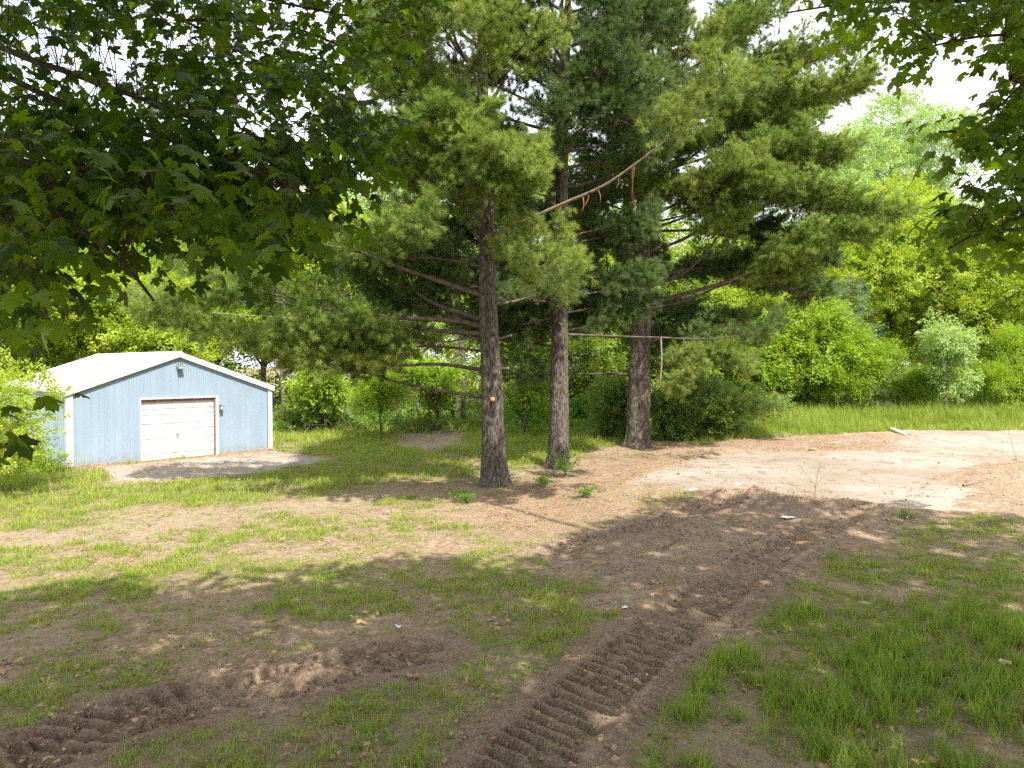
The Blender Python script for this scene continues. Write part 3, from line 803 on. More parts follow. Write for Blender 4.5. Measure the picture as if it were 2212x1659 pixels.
# ------------------------------------------------------------------ garage
def build_garage():
    Wd, Dp, EV, PK = 7.0, 8.9, 2.5, 3.76
    root = bpy.data.objects.new('garage', None); link(root)
    c = G(143, 1013)
    root.location = (c[0], c[1], 0.0); root.rotation_euler = (0, 0, math.atan2(0.728, 0.686))
    root['label'] = 'pale blue ribbed steel garage with white gable roof and closed white door'; root['category'] = 'garage'
    slope = (PK - EV) / (Wd / 2)
    roofz = lambda x: EV + slope * (Wd / 2 - abs(x - Wd / 2))
    D0, D1, DH = 2.22, 4.77, 2.13
    def ribs(x0, x1, pitch=0.2287):
        """profile: (x, proud)"""
        pts = []
        k = math.floor(x0 / pitch) - 1
        while k * pitch < x1 + pitch:
            b = k * pitch
            pts += [(b + 0.0, 0.0), (b + 0.006, 0.013), (b + 0.026, 0.013), (b + 0.034, 0.0), (b + 0.085, 0.0), (b + 0.090, 0.003), (b + 0.110, 0.003), (b + 0.115, 0), (b + 0.155, 0), (b + 0.160, 0.003), (b + 0.180, 0.003), (b + 0.185, 0)]
            k += 1
        pts = sorted(p for p in pts if x0 < p[0] < x1)
        def val(x):
            return 0.0
        return [(x0, 0.0)] + pts + [(x1, 0.0)]
    def panel(x0, x1, zb, ztf, place, name='siding_panel', material='blue_metal', extra=0.0):
        pr = ribs(x0, x1); V = []; Fc = []
        for x, d in pr:
            V.append(place(x, d + extra, zb)); V.append(place(x, d + extra, ztf(x)))
        for i in range(len(pr) - 1):
            Fc.append((2 * i, 2 * i + 2, 2 * i + 3, 2 * i + 1))
        n = len(V)      # thickness: a back sheet and closing strips
        for x, d in (pr[0], pr[-1]):
            V.append(place(x, -0.03, zb)); V.append(place(x, -0.03, ztf(x)))
        Fc += [(n, n + 1, n + 3, n + 2), (0, 1, n + 1, n), (n - 2, n + 2, n + 3, n - 1)]
        return mesh_obj(name, V, Fc, M[material], root)
    step = 0.915
    edges = [0.17] + [0.17 + step * k for k in range(1, 8)]
    edges = [e for e in edges if e < Wd - 0.15] + [Wd - 0.15]
    cuts = sorted(set(edges + [D0 - 0.02, D1 + 0.10, Wd / 2]))
    front = lambda x, d, z: (x, -d, z)
    i = 0
    for a, b in zip(cuts[:-1], cuts[1:]):
        if b - a < 0.03: continue
        mid = (a + b) / 2
        zb = (DH + 0.06) if D0 - 0.03 < mid < D1 + 0.10 else 0.06
        panel(a + 0.0015, b - 0.0015, zb, lambda x: roofz(x) - 0.09, front, extra=0.001 * (i % 2)); i += 1
    # left, right and back walls
    for k in range(10):
        a, b = 0.10 + k * 0.87, 0.10 + (k + 1) * 0.87
        panel(a, b - 0.002, 0.06, lambda x: EV - 0.02, lambda x, d, z: (-d, x, z))
        panel(a, b - 0.002, 0.06, lambda x: EV - 0.02, lambda x, d, z: (Wd + d, x, z))
    for k in range(8):
        a, b = k * Wd / 8, (k + 1) * Wd / 8
        panel(a, b - 0.002, 0.06, lambda x: roofz(x) - 0.05, lambda x, d, z: (x, Dp + d, z))
    # roof panels: ribs run down the slope
    T = 0.03
    for side in (0, 1):
        for k in range(10):
            y0, y1 = -0.06 + k * 0.905, -0.06 + (k + 1) * 0.905 - 0.003
            pr = ribs(y0, y1); V = []; Fc = []
            xr, xe = (Wd / 2, -0.10) if side == 0 else (Wd / 2, Wd + 0.10)
            zr, ze = PK + T, EV - slope * 0.10 + T
            for y, d in pr:
                V.append((xr, y, zr + d)); V.append((xe, y, ze + d))
            for q in range(len(pr) - 1): Fc.append((2 * q, 2 * q + 1, 2 * q + 3, 2 * q + 2))
            n = len(V)
            V += [(xr, y0, zr - 0.02), (xe, y0, ze - 0.02), (xr, y1, zr - 0.02), (xe, y1, ze - 0.02)]
            Fc += [(n, n + 1, n + 3, n + 2), (0, 1, n + 1, n), (2 * len(pr) - 2, 2 * len(pr) - 1, n + 3, n + 2), (1, n + 1, n + 3, 2 * len(pr) - 1)]
            mesh_obj('roof_panel', V, Fc, M['white_metal'], root)
    # ridge cap
    V = []; Fc = []
    prof = [(-0.18, -0.18 * slope + 0.055), (0, 0.062), (0.18, -0.18 * slope + 0.055)]
    for y in (-0.08, Dp + 0.1):
        for x, z in prof: V.append((Wd / 2 + x, y, PK + z))
        for x, z in prof: V.append((Wd / 2 + x, y, PK + z - 0.012))
    Fc = [(0, 1, 7, 6), (1, 2, 8, 7), (3, 9, 10, 4), (4, 10, 11, 5), (0, 6, 9, 3), (2, 5, 11, 8), (0, 3, 4, 1), (1, 4, 5, 2)]
    mesh_obj('ridge_cap', V, Fc, M['white_trim'], root)
    # rake trim on the gable: a board along each slope
    for s in (0, 1):
        xa, xb = (-0.11, Wd / 2) if s == 0 else (Wd / 2, Wd + 0.11)
        V = []
        for x in (xa, xb):
            zt = EV + slope * (Wd / 2 - abs(x - Wd / 2)) + 0.045 if True else 0
            for y in (-0.10, -0.035):
                V.append((x, y, zt)); V.append((x, y, zt - 0.20))
        Fc = [(0, 1, 5, 4), (2, 6, 7, 3), (0, 4, 6, 2), (1, 3, 7, 5), (0, 2, 3, 1), (4, 5, 7, 6)]
        mesh_obj('rake_trim', V, Fc, M['white_trim'], root)
    # eave trim
    for x0 in (-0.105, Wd + 0.055):
        V = []; Fc = []; box(V, Fc, x0, x0 + 0.05, -0.03, Dp + 0.05, EV - 0.09, EV - 0.025)
        mesh_obj('eave_trim', V, Fc, M['white_trim'], root)
    # corner trim (L shaped)
    for (x0, x1, y0, y1) in ((-0.035, 0.165, -0.035, -0.022), (Wd - 0.145, Wd + 0.035, -0.035, -0.022)):
        V = []; Fc = []; box(V, Fc, x0, x1, y0 - 0.008, y1, 0.04, EV - 0.13 + (0.03 if x0 > 1 else 0))
        xx = x0 if x0 < 1 else x1 - 0.012
        box(V, Fc, xx, xx + 0.012, y1 + 0.001, 0.10, 0.04, EV - 0.10)
        mesh_obj('corner_trim', V, Fc, M['white_trim'], root)
    # foundation sill
    V = []; Fc = []
    for bb in ((0.0, D0 - 0.03, -0.012, 0.05), (D1 + 0.12, Wd, -0.012, 0.05), (-0.012, 0.05, 0.051, Dp)):
        V = []; Fc = []; box(V, Fc, *bb, -0.08, 0.07); mesh_obj('foundation', V, Fc, M['sill_wood'], root)
    # door frame
    V = []; Fc = []; box(V, Fc, D0 - 0.03, D0, -0.04, 0.10, -0.02, DH + 0.0)
    mesh_obj('door_jamb', V, Fc, M['white_trim'], root)
    V = []; Fc = []; box(V, Fc, D1 + 0.03, D1 + 0.14, -0.04, 0.0, -0.02, DH + 0.0)
    mesh_obj('door_jamb', V, Fc, M['white_trim'], root)
    V = []; Fc = []; box(V, Fc, D1, D1 + 0.028, -0.01, 0.12, -0.02, DH - 0.002)
    mesh_obj('door_stop', V, Fc, M['door_brown'], root)
    V = []; Fc = []; box(V, Fc, D0 - 0.03, D1 + 0.14, -0.045, 0.02, DH + 0.002, DH + 0.055)
    mesh_obj('door_header', V, Fc, M['white_trim'], root)
    V = []; Fc = []; box(V, Fc, D0 + 0.002, D1 - 0.002, 0.025, 0.10, DH - 0.09, DH - 0.001)
    mesh_obj('door_stop', V, Fc, M['door_brown'], root)
    # sectional door: four sections, each a wide and a narrow plank with a groove
    door = bpy.data.objects.new('garage_door', None); link(door, root)
    H4 = (DH - 0.03) / 4
    for k in range(4):
        z0 = 0.0 + k * H4
        V = []; Fc = []
        a, b = D0 + 0.004, D1 - 0.004
        ya, yb = 0.07, 0.11
        sag = 0.01 * math.sin(k * 2.1)
        box(V, Fc, a, b, ya, yb, z0 + 0.007, z0 + H4 * 0.40 - 0.010)
        box(V, Fc, a, b, ya + 0.028, yb, z0 + H4 * 0.40 - 0.010, z0 + H4 * 0.40 + 0.010)
        box(V, Fc, a, b, ya - 0.002, yb, z0 + H4 * 0.40 + 0.010, z0 + H4 - 0.007)
        o = mesh_obj('door_section', V, Fc, M['door_white'], door)
        bv = o.modifiers.new('bevel', 'BEVEL'); bv.width = 0.006; bv.segments = 2
    V = []; Fc = []; box(V, Fc, 3.44, 3.475, 0.035, 0.07, 0.78, 0.92); box(V, Fc, 3.40, 3.515, 0.052, 0.07, 0.835, 0.865)
    mesh_obj('handle', V, Fc, M['grey_fixture'], door)
    # floodlight under the gable peak with its wiring
    fl = bpy.data.objects.new('floodlight', None); link(fl, root); fl.location = (3.5, 0, 3.17); fl.scale = (0.7, 0.7, 0.7)
    V = []; Fc = []; box(V, Fc, -0.10, 0.10, -0.06, -0.02, -0.04, 0.16)
    mesh_obj('mounting_plate', V, Fc, M['grey_fixture'], fl)
    V = [(-0.15, -0.30, 0.14), (0.15, -0.30, 0.14), (0.15, -0.06, 0.18), (-0.15, -0.06, 0.18), (-0.13, -0.28, 0.04), (0.13, -0.28, 0.04), (0.10, -0.07, -0.06), (-0.10, -0.07, -0.06)]
    Fc = [(0, 1, 2, 3), (4, 7, 6, 5), (0, 4, 5, 1), (1, 5, 6, 2), (2, 6, 7, 3), (3, 7, 4, 0)]
    mesh_obj('housing', V, Fc, M['grey_fixture'], fl)
    V = []; Fc = []; box(V, Fc, -0.11, 0.11, -0.292, -0.282, 0.05, 0.12)
    mesh_obj('lens', V, Fc, M['glass_pale'], fl)
    tb = Tubes()
    tb.add(smooth_line([(3.42, -0.04, 3.62), (3.38, -0.09, 3.5), (3.52, -0.10, 3.42), (3.58, -0.06, 3.5), (3.50, -0.08, 3.58), (3.44, -0.09, 3.44), (3.5, -0.06, 3.3)], 0.05), np.full(200, 0.007)[:len(smooth_line([(3.42, -0.04, 3.62), (3.38, -0.09, 3.5), (3.52, -0.10, 3.42), (3.58, -0.06, 3.5), (3.50, -0.08, 3.58), (3.44, -0.09, 3.44), (3.5, -0.06, 3.3)], 0.05))], 4)
    q = smooth_line([(3.55, -0.04, 3.66), (3.62, -0.08, 3.52), (3.56, -0.10, 3.40), (3.53, -0.05, 3.30)], 0.05)
    tb.add(q, np.full(len(q), 0.007), 4)
    tb.build('loose_wire', M['dark_wire'], root)
    # small box lamp right of the door
    bl = bpy.data.objects.new('wall_lamp', None); link(bl, root); bl.location = (4.98, 0, 1.72)
    V = []; Fc = []; box(V, Fc, -0.05, 0.05, -0.05, -0.02, -0.06, 0.16)
    mesh_obj('back_plate', V, Fc, M['grey_fixture'], bl)
    V = []; Fc = []; box(V, Fc, -0.06, 0.06, -0.16, -0.051, 0.10, 0.13); box(V, Fc, -0.06, 0.06, -0.16, -0.051, -0.05, -0.02)
    for dx in (-0.055, 0.043): box(V, Fc, dx, dx + 0.012, -0.155, -0.143, -0.019, 0.099)
    mesh_obj('lamp_cage', V, Fc, M['grey_fixture'], bl)
    V = []; Fc = []; box(V, Fc, -0.035, 0.035, -0.13, -0.06, -0.018, 0.098)
    mesh_obj('lens', V, Fc, M['glass_pale'], bl)
build_garage()

# ------------------------------------------------------------------ trunks
def trunk_mesh(path, radii, mat_, name, parent, seg=40, step=0.09, flare=0.5, furrow=0.035, seed=0, groove=None):
    p = smooth_line(path, step); n = len(p)
    r = np.interp(np.linspace(0, 1, n), np.linspace(0, 1, len(radii)), radii)
    h = p[:, 2] - p[0][2]
    a = np.arange(seg) / seg * 2 * math.pi
    A, Hh = np.meshgrid(a, h)
    rr = r[:, None] * np.ones_like(A)
    lob = 0.5 + 0.5 * np.cos(A * 5 + seed) * 0.6 + 0.2 * np.cos(A * 3 + 1.3 * seed)
    rr = rr * (1 + flare * np.exp(-Hh / 0.28) * lob)
    # vertical plates
    nz = fbm(np.cos(A) * 5 + 20 + seed, np.sin(A) * 5 + Hh * 1.6, seed + 5, 4)
    ridg = np.abs(np.sin(A * 11 + 5 * fbm(np.cos(A) * 2 + 7, np.sin(A) * 2 + Hh * 1.2, seed + 9, 3) * 2.5))
    rr = rr * (1 + (nz - 0.5) * furrow * 4) + (ridg - 0.5) * furrow * r[:, None] * 1.6
    if groove:
        for ga, h0, h1, dp in groove:
            da = np.abs((A - math.radians(ga) - 0.12 * np.sin(Hh * 1.3) + math.pi) % (2 * math.pi) - math.pi)
            rr = rr * (1 - dp * np.exp(-(da / 0.20) ** 2) * sstep(h0, h0 + 0.6, Hh) * sstep(h1, h1 - 1.2, Hh)) * (1 + 0.07 * np.exp(-((da - 0.55) / 0.3) ** 2) * sstep(h0, h0 + 0.8, Hh))
    X = p[:, 0][:, None] + np.cos(A) * rr; Y = p[:, 1][:, None] + np.sin(A) * rr; Z = p[:, 2][:, None] + 0 * A
    V = np.stack([X, Y, Z], -1).reshape(-1, 3)
    i = np.arange(n - 1)[:, None] * seg; j = np.arange(seg)[None, :]; j2 = (j + 1) % seg
    f = np.stack([i + j, i + j2, i + seg + j2, i + seg + j], -1).reshape(-1, 4)
    me = np_mesh(name, V, f, mat_, True)
    return link(bpy.data.objects.new(name, me), parent)

def thing(name, label, cat, loc, group=None):
    o = bpy.data.objects.new(name, None); link(o); o.location = loc
    o['label'] = label; o['category'] = cat
    if group: o['group'] = group
    return o

# ------------------------------------------------------------------ white pines
class Pine:
    def __init__(s, label, base, trunk_pix, dists, r0, spray='spray', dens=1.0):
        s.g = G(*base); s.d = s.g[1]
        zb = float(ground_z(np.array([s.g[0]]), np.array([s.g[1]]))[0]) - 0.05
        s.org = np.array([s.g[0], s.g[1], zb])
        s.root = thing('white_pine', label, 'pine tree', s.org, 'white pines in the yard')
        pts = [s.org.copy()]
        for (px, py) in trunk_pix: pts.append(W(px, py, s.d + dists * (len(pts))))
        s.path = np.array(pts)
        s.ztop = s.path[-1][2]
        s.sp = {'spray': [[], [], []], 'spray_light': [[], [], []], 'spray_dark': [[], [], []]}
        s.spray = spray; s.tw = Tubes(); s.dens = dens
        s.r0 = r0; s.pw = 0.78; s.groove = None
    def at(s, z):
        p = s.path
        return np.array([np.interp(z, p[:, 2], p[:, 0]), np.interp(z, p[:, 2], p[:, 1]), z])
    def sprays(s, P, D, scl, kind=None):
        k = kind or s.spray
        a = s.sp[k]; a[0].append(np.asarray(P)); a[1].append(np.asarray(D)); a[2].append(np.asarray(scl))
    def limb(s, pts, r0, bare=0.3, dens=1.0, tl=1.0, kind=None, foliage=True, obj=True, mat_='limb_bark', taper=0.12, rise=0.25):
        p = smooth_line(pts, 0.22); n = len(p)
        p = p + np.cumsum(rng.normal(size=p.shape) * 0.008, axis=0) * np.linspace(0, 1, n)[:, None]
        t = np.linspace(0, 1, n)
        r = r0 * (1 - (1 - taper) * t ** 0.8)
        tb = Tubes() if obj else s.tw
        tb.add(p - (s.org if True else 0), r, 7 if obj else 5)
        if obj: tb.build('branch', M[mat_], s.root)
        if not foliage: return
        L = np.linalg.norm(np.diff(p, axis=0), axis=1).sum()
        seglen = L / (n - 1)
        nt = max(3, int(L * (1 - bare) / 0.105 * dens * s.dens))
        for q in range(nt):
            u = bare + (1 - bare) * (q + R()) / nt
            i = min(n - 2, int(u * (n - 1))); b = p[i] + (p[i + 1] - p[i]) * R()
            fw = unit(p[i + 1] - p[i])
            sd = unit(np.cross(fw, [0, 0, 1])) * (1 if q % 2 else -1)
            v = (u - bare) / (1 - bare)
            tlen = 1.15 * tl * (0.34 + 0.95 * min(1, v * 3.0) * (1 - 0.75 * v)) * (0.6 + 0.7 * R())
            d = unit(sd * (0.75 + 0.4 * R()) + fw * (0.45 + 0.5 * R() + 0.4 * v) + np.array([0, 0, rise * (R() * 3.0 - 0.9)]))
            m = 5
            tt = np.linspace(0, 1, m)[:, None]
            tp = b + d * tlen * tt + np.array([0, 0, 1]) * (0.16 * tlen * tt ** 2) + rng.normal(size=(m, 3)) * 0.02 * tt
            s.tw.add(tp - s.org, 0.011 * (1 - 0.75 * tt[:, 0]) * (0.6 + 0.5 * tlen), 3)
            ns = max(2, int(tlen / 0.12))
            st = 0.25 + 0.75 * (np.arange(ns) + rng.random(ns)) / ns
            P = b + d * tlen * st[:, None] + np.array([0, 0, 1]) * (0.16 * tlen * st[:, None] ** 2)
            D = d + rng.normal(size=(ns, 3)) * 0.5 + np.array([0, 0, 0.22])
            s.sprays(P, D, 0.85 + 0.6 * rng.random(ns), kind)
        ns = 5
        s.sprays(np.repeat(p[-1][None], ns, 0) + rng.normal(size=(ns, 3)) * 0.06, fw + rng.normal(size=(ns, 3)) * 0.45, 0.8 + 0.5 * rng.random(ns), kind)
    def plimb(s, pix, d_end, r0, d0=0.0, **k):
        """limb given by picture positions; depth goes from the trunk's by d_end"""
        n = len(pix); pts = []
        for i, (px, py) in enumerate(pix):
            pts.append(W(px, py, s.d + d0 + (d_end - d0) * (i / (n - 1)) ** 1.2))
        b = s.at(pts[0][2])
        pts[0] = b + (pts[0] - b) * 0.3
        s.limb(pts, r0, **k)
    def auto(s, z, az, L, el, r0, **k):
        b = s.at(z); a = math.radians(az)
        h = np.array([math.cos(a), math.sin(a), 0])
        pts = [b]
        e = math.radians(el)
        for i in range(1, 6):
            t = i / 5
            ee = e + (t - 0.4) * 0.35 * (1 if el > -5 else 0.6)
            sway = np.array([-h[1], h[0], 0]) * math.sin(t * 3 + az) * 0.06 * L
            pts.append(b + h * L * t * math.cos(e) + np.array([0, 0, 1]) * (L * t * math.sin(e) + 0.10 * L * t * t) + sway)
        s.limb(pts, r0, **k)
    def stub(s, z, az, L, r, el=10, cut=True):
        b = s.at(z); a = math.radians(az); h = np.array([math.cos(a) * math.cos(math.radians(el)), math.sin(a) * math.cos(math.radians(el)), math.sin(math.radians(el))])
        tb = Tubes(); p = np.array([b + h * 0.1, b + h * (L * 0.5 + 0.1) + np.array([0, 0, 0.01]), b + h * (L + 0.2)])
        tb.add(p - s.org, [r * 1.15, r, r * 0.95], 8)
        st = tb.build('branch_stub', M['limb_bark'], s.root)
        if cut:
            tc = Tubes(); e = p[-1] - s.org; tc.add([e, e + h * 0.02, e + h * 0.035], [r * 0.9, r * 0.85, r * 0.3], 8)
            tc.build('cut_face', M['pale_wood'], st)
    def strip(s, a, b, w=0.02):
        """torn bark hanging from a limb"""
        p = smooth_line([a, (a + b) / 2 + rng.normal(size=3) * 0.05, b], 0.1)
        tb = Tubes(); tb.add(p - s.org, w * (1 - 0.6 * np.linspace(0, 1, len(p))), 4)
        tb.build('torn_bark_strip', M['torn_bark'], s.root)
    def finish(s):
        hs = s.path[:, 2]; frac = (hs - hs[0]) / (hs[-1] - hs[0])
        rad = s.r0 * (1 - 0.94 * frac ** s.pw)
        trunk_mesh(s.path - s.org, rad, M['pine_bark'], 'trunk', s.root, seg=56, step=0.08, flare=0.65, furrow=0.055, seed=int(s.d), groove=s.groove)
        o = s.tw.build('twigs', M['limb_bark'], s.root)
        if o: o['kind'] = 'stuff'
        for k, (P, D, c) in s.sp.items():
            if P:
                P = np.concatenate(P) - s.org; D = np.concatenate(D); c = np.concatenate(c)
                scatter('foliage', k, P, dir_rot(D, 0.7), c, s.root)

# ---- nearest pine, left
p1 = Pine('nearest and leftmost pine, forked looking trunk with an orange knot and long low limbs', (1067, 1048), [(1064, 860), (1056, 700), (1052, 560), (1050, 430), (1045, 250), (1042, 60), (1040, -160), (1040, -330)], 0.02, 0.36)
L = p1.plimb
L([(1041, 640), (920, 598), (829, 567), (774, 546), (687, 528), (620, 507), (560, 480)], -2.4, 0.085, bare=0.42, dens=0.6)
L([(1029, 692), (950, 661), (890, 625), (844, 598), (770, 590)], 3.0, 0.09, bare=0.4, kind='spray_dark')
L([(1035, 577), (950, 560), (844, 558), (760, 560)], 2.0, 0.055, bare=0.35)
L([(1029, 707), (980, 693), (859, 686), (771, 670), (699, 666), (632, 643), (530, 618), (440, 585), (400, 570)], -1.6, 0.085, bare=0.45, dens=0.6)
L([(1029, 722), (935, 713), (859, 698), (774, 677), (693, 667), (587, 651), (480, 655), (400, 668)], 0.8, 0.075, bare=0.5, dens=0.6)
L([(1035, 731), (1011, 731), (950, 739), (859, 728), (799, 720), (720, 716), (640, 730)], -1.0, 0.03, bare=0.35, tl=0.8)
L([(1044, 801), (950, 787), (840, 790), (732, 783), (632, 772), (587, 758), (500, 735), (420, 715), (370, 690), (330, 670)], -0.6, 0.06, bare=0.22, dens=0.9, tl=1.0, kind='spray_light')
L([(1038, 860), (950, 843), (859, 825), (799, 808), (747, 802), (690, 790)], 1.6, 0.065, bare=0.5, dens=0.8, kind='spray_dark')
L([(1040, 760), (960, 750), (860, 752), (760, 770), (680, 790)], 1.8, 0.045, bare=0.2, tl=1.1)
L([(1062, 539), (1026, 507), (1011, 461), (956, 422), (910, 370), (880, 300)], -1.8, 0.06, bare=0.4, tl=0.9)
L([(1053, 495), (1035, 474), (990, 400), (960, 330), (940, 250)], -1.2, 0.05, bare=0.35)
L([(1062, 520), (1110, 490), (1220, 440), (1300, 405), (1380, 350), (1450, 295), (1510, 240), (1555, 180)], -3.6, 0.062, bare=0.62, dens=0.55, tl=0.65, kind='spray_light', mat_='dead_wood')
L([(1380, 350), (1450, 330), (1530, 300), (1600, 250), (1680, 210)], -1.2, 0.03, d0=-0.9, bare=0.2, tl=0.8, kind='spray_light', obj=False) if False else None
L([(1062, 560), (1100, 548), (1150, 570), (1190, 610)], -2.6, 0.045, bare=0.25, dens=0.75, tl=0.75, kind='spray_light')
L([(1062, 545), (1110, 520), (1160, 500), (1200, 540)], -1.2, 0.035, bare=0.3, dens=0.5, tl=0.7, kind='spray_light')
L([(1050, 440), (1085, 420), (1100, 400), (1110, 370)], -2.4, 0.04, bare=0.2, dens=0.9, tl=0.8, kind='spray_light')
L([(1048, 380), (1080, 350), (1100, 340), (1130, 350)], -2.6, 0.04, bare=0.2, dens=0.7, tl=0.8, kind='spray_light')
L([(1048, 470), (990, 455), (930, 470), (890, 500)], -2.0, 0.045, bare=0.2, dens=1.0, tl=0.9)
for z, az, ln in ((7.6, 195, 3.6), (8.1, 225, 2.6), (8.3, 170, 3.8), (9.1, 215, 3.3), (9.5, 180, 3.4), (9.9, 255, 2.9), (10.3, 200, 3.2), (10.4, 310, 2.5),
                  (10.9, 170, 3.2), (11.3, 230, 2.9), (11.6, 280, 2.6), (12.0, 200, 3.0), (12.4, 330, 2.4), (12.6, 175, 2.8), (13.1, 245, 2.6), (13.6, 205, 2.6), (14.2, 290, 2.2), (14.6, 180, 2.4), (15.4, 230, 2.0), (16, 160, 1.8), (16.4, 300, 1.6), (17, 220, 1.2)):
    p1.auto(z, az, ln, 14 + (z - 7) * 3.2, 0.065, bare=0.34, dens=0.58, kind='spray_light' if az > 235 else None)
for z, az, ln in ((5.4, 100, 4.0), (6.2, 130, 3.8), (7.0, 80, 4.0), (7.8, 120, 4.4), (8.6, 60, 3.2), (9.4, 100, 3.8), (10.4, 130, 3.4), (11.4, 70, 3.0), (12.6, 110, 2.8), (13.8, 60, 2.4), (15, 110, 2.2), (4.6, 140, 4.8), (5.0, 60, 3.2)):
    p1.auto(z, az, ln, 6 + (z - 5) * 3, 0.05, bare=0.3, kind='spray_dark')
p1.stub(3.95, 5, 0.42, 0.035, 18); p1.stub(3.2, 0, 0.26, 0.03, 4); p1.stub(4.3, 35, 0.25, 0.035, 60); p1.stub(2.38, -88, 0.12, 0.07, 0); p1.stub(3.15, 182, 0.15, 0.05, 0, True)
for (a, b) in (((1212, 447), (1208, 475)), ((1258, 428), (1254, 462)), ((1270, 424), (1262, 448)), ((1364, 365), (1372, 470)), ((1368, 362), (1362, 430)), ((1290, 412), (1296, 440)), ((1335, 388), (1330, 410))):
    p1.strip(W(*a, p1.d - 2.0), W(*b, p1.d - 2.0), 0.018)
L = p1.plimb
L([(1052, 520), (1042, 480), (1060, 440), (1075, 410)], -2.2, 0.035, bare=0.15, dens=0.8, tl=0.75)
L([(1048, 450), (1030, 410), (1040, 370), (1060, 330)], -2.4, 0.035, bare=0.15, dens=0.8, tl=0.8, kind='spray_light')
L([(1042, 262), (1008, 229), (937, 152), (902, 107), (860, 60)], -2.2, 0.075, bare=0.6, dens=0.6, tl=0.8)
L([(1042, 250), (1026, 168), (988, 102), (973, 51), (932, 10), (900, -40)], -2.6, 0.075, bare=0.55, dens=0.6, tl=0.8, kind='spray_light')
L([(1046, 380), (1010, 350), (990, 310), (1000, 270)], -2.0, 0.035, bare=0.2, dens=0.9, tl=0.9)
p1.groove = [(-100, 1.6, 7.5, 0.30)]
p1.finish()

# ---- middle pine
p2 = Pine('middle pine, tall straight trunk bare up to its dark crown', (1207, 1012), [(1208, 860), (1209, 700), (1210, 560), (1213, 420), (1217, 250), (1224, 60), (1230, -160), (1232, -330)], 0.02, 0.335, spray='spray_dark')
L = p2.plimb
L([(1226, 722), (1327, 726), (1428, 728), (1529, 730), (1610, 722), (1675, 698)], 0.5, 0.045, bare=0.55, dens=0.35, tl=0.6)
L([(1205, 812), (1150, 808), (1100, 820)], 2.0, 0.035, bare=0.3, dens=0.6)
L([(1190, 682), (1125, 702), (1080, 690), (1020, 700)], 3.2, 0.045, bare=0.25, dens=1.0)
L([(1226, 310), (1260, 280), (1300, 260), (1360, 270)], -1.6, 0.05, bare=0.3)
L([(1210, 430), (1160, 420), (1120, 400), (1070, 380)], 1.5, 0.045, bare=0.3)
L([(1226, 515), (1290, 500), (1350, 515)], 1.5, 0.04, bare=0.3)
L([(1222, 252), (1257, 203), (1293, 152), (1308, 102), (1315, 40)], -2.4, 0.085, bare=0.62, dens=0.6, tl=0.8)
L([(1224, 190), (1280, 172), (1340, 165), (1400, 172)], -2.2, 0.06, bare=0.5, dens=0.6, tl=0.8)
L([(1220, 240), (1180, 180), (1160, 110), (1120, 60)], -2.4, 0.07, bare=0.5, dens=0.6, tl=0.8)
for z, az, ln in ((4.6, 100, 4.6), (5.0, 60, 4.2), (5.3, 150, 4.2), (5.9, 120, 4.8), (6.3, 80, 4.4), (6.8, 160, 4.0), (7.2, 40, 3.6), (7.7, 110, 4.4), (8.2, 70, 4.0), (8.6, 170, 3.6), (9.0, 20, 3.4), (9.2, 130, 4.0), (4.2, 90, 3.8), (3.9, 130, 3.6), (5.5, 30, 3.6), (4.4, 45, 3.5)):
    p2.auto(z, az, ln, 4 + (z - 4) * 2, 0.05, bare=0.25)
zz = 9.6; kk = 0
while zz < 19:
    for q in range(3):
        az = kk * 137.5 + q * 118 + 12
        ln = (4.3 - (zz - 9.6) * 0.30) * (0.8 + 0.35 * R())
        if math.sin(math.radians(az)) < -0.2 and zz < 12.0: ln *= 0.55
        p2.auto(zz, az % 360, ln, 12 + (zz - 9) * 2.6, 0.07, bare=0.38, dens=0.62)
    zz += 0.55; kk += 1
p2.stub(4.65, -95, 0.12, 0.03, 0)
p2.finish()

# ---- right pine, thickest
p3 = Pine('rightmost and thickest pine, at the concrete edge with limbs sweeping far right', (1378, 967), [(1380, 860), (1384, 700), (1386, 560), (1388, 420), (1390, 250), (1392, 60), (1394, -120), (1394, -260)], 0.02, 0.48)
L = p3.plimb
L([(1404, 621), (1450, 602), (1489, 581), (1529, 540), (1570, 490)], -2.5, 0.13, bare=0.62, dens=1.1)
L([(1408, 657), (1489, 633), (1570, 609), (1675, 564), (1780, 530), (1850, 520)], -1.5, 0.11, bare=0.45, dens=1.2, tl=1.2)
L([(1408, 668), (1477, 650), (1570, 613), (1650, 600), (1720, 590)], 1.2, 0.08, bare=0.5)
L([(1362, 661), (1319, 613), (1307, 552), (1300, 500)], 1.0, 0.075, bare=0.6, dens=0.8)
L([(1364, 609), (1311, 589), (1246, 583), (1200, 570)], 1.5, 0.06, bare=0.5, dens=0.8)
L([(1360, 661), (1307, 633), (1242, 621)], 0.8, 0.05, bare=0.6, dens=0.6)
L([(1360, 665), (1300, 652), (1246, 651), (1190, 640)], 2.0, 0.05, bare=0.4, dens=0.8)
L([(1368, 560), (1319, 536), (1271, 516), (1230, 514)], -0.8, 0.06, bare=0.5, dens=0.8)
L([(1352, 809), (1287, 807), (1226, 811), (1150, 820)], 1.0, 0.06, bare=0.5, dens=0.6)
L([(1410, 740), (1480, 720), (1560, 712), (1620, 730)], 1.6, 0.05, bare=0.25, dens=1.2)
L([(1410, 780), (1470, 770), (1530, 775), (1590, 790)], -1.4, 0.045, bare=0.3, dens=1.3)
L([(1400, 545), (1470, 520), (1560, 470), (1680, 440), (1790, 455), (1900, 470)], -1.5, 0.08, bare=0.3, dens=1.2, tl=1.2)
L([(1402, 470), (1490, 430), (1600, 380), (1700, 350), (1800, 340)], -2.0, 0.075, bare=0.3, dens=1.3, tl=1.2)
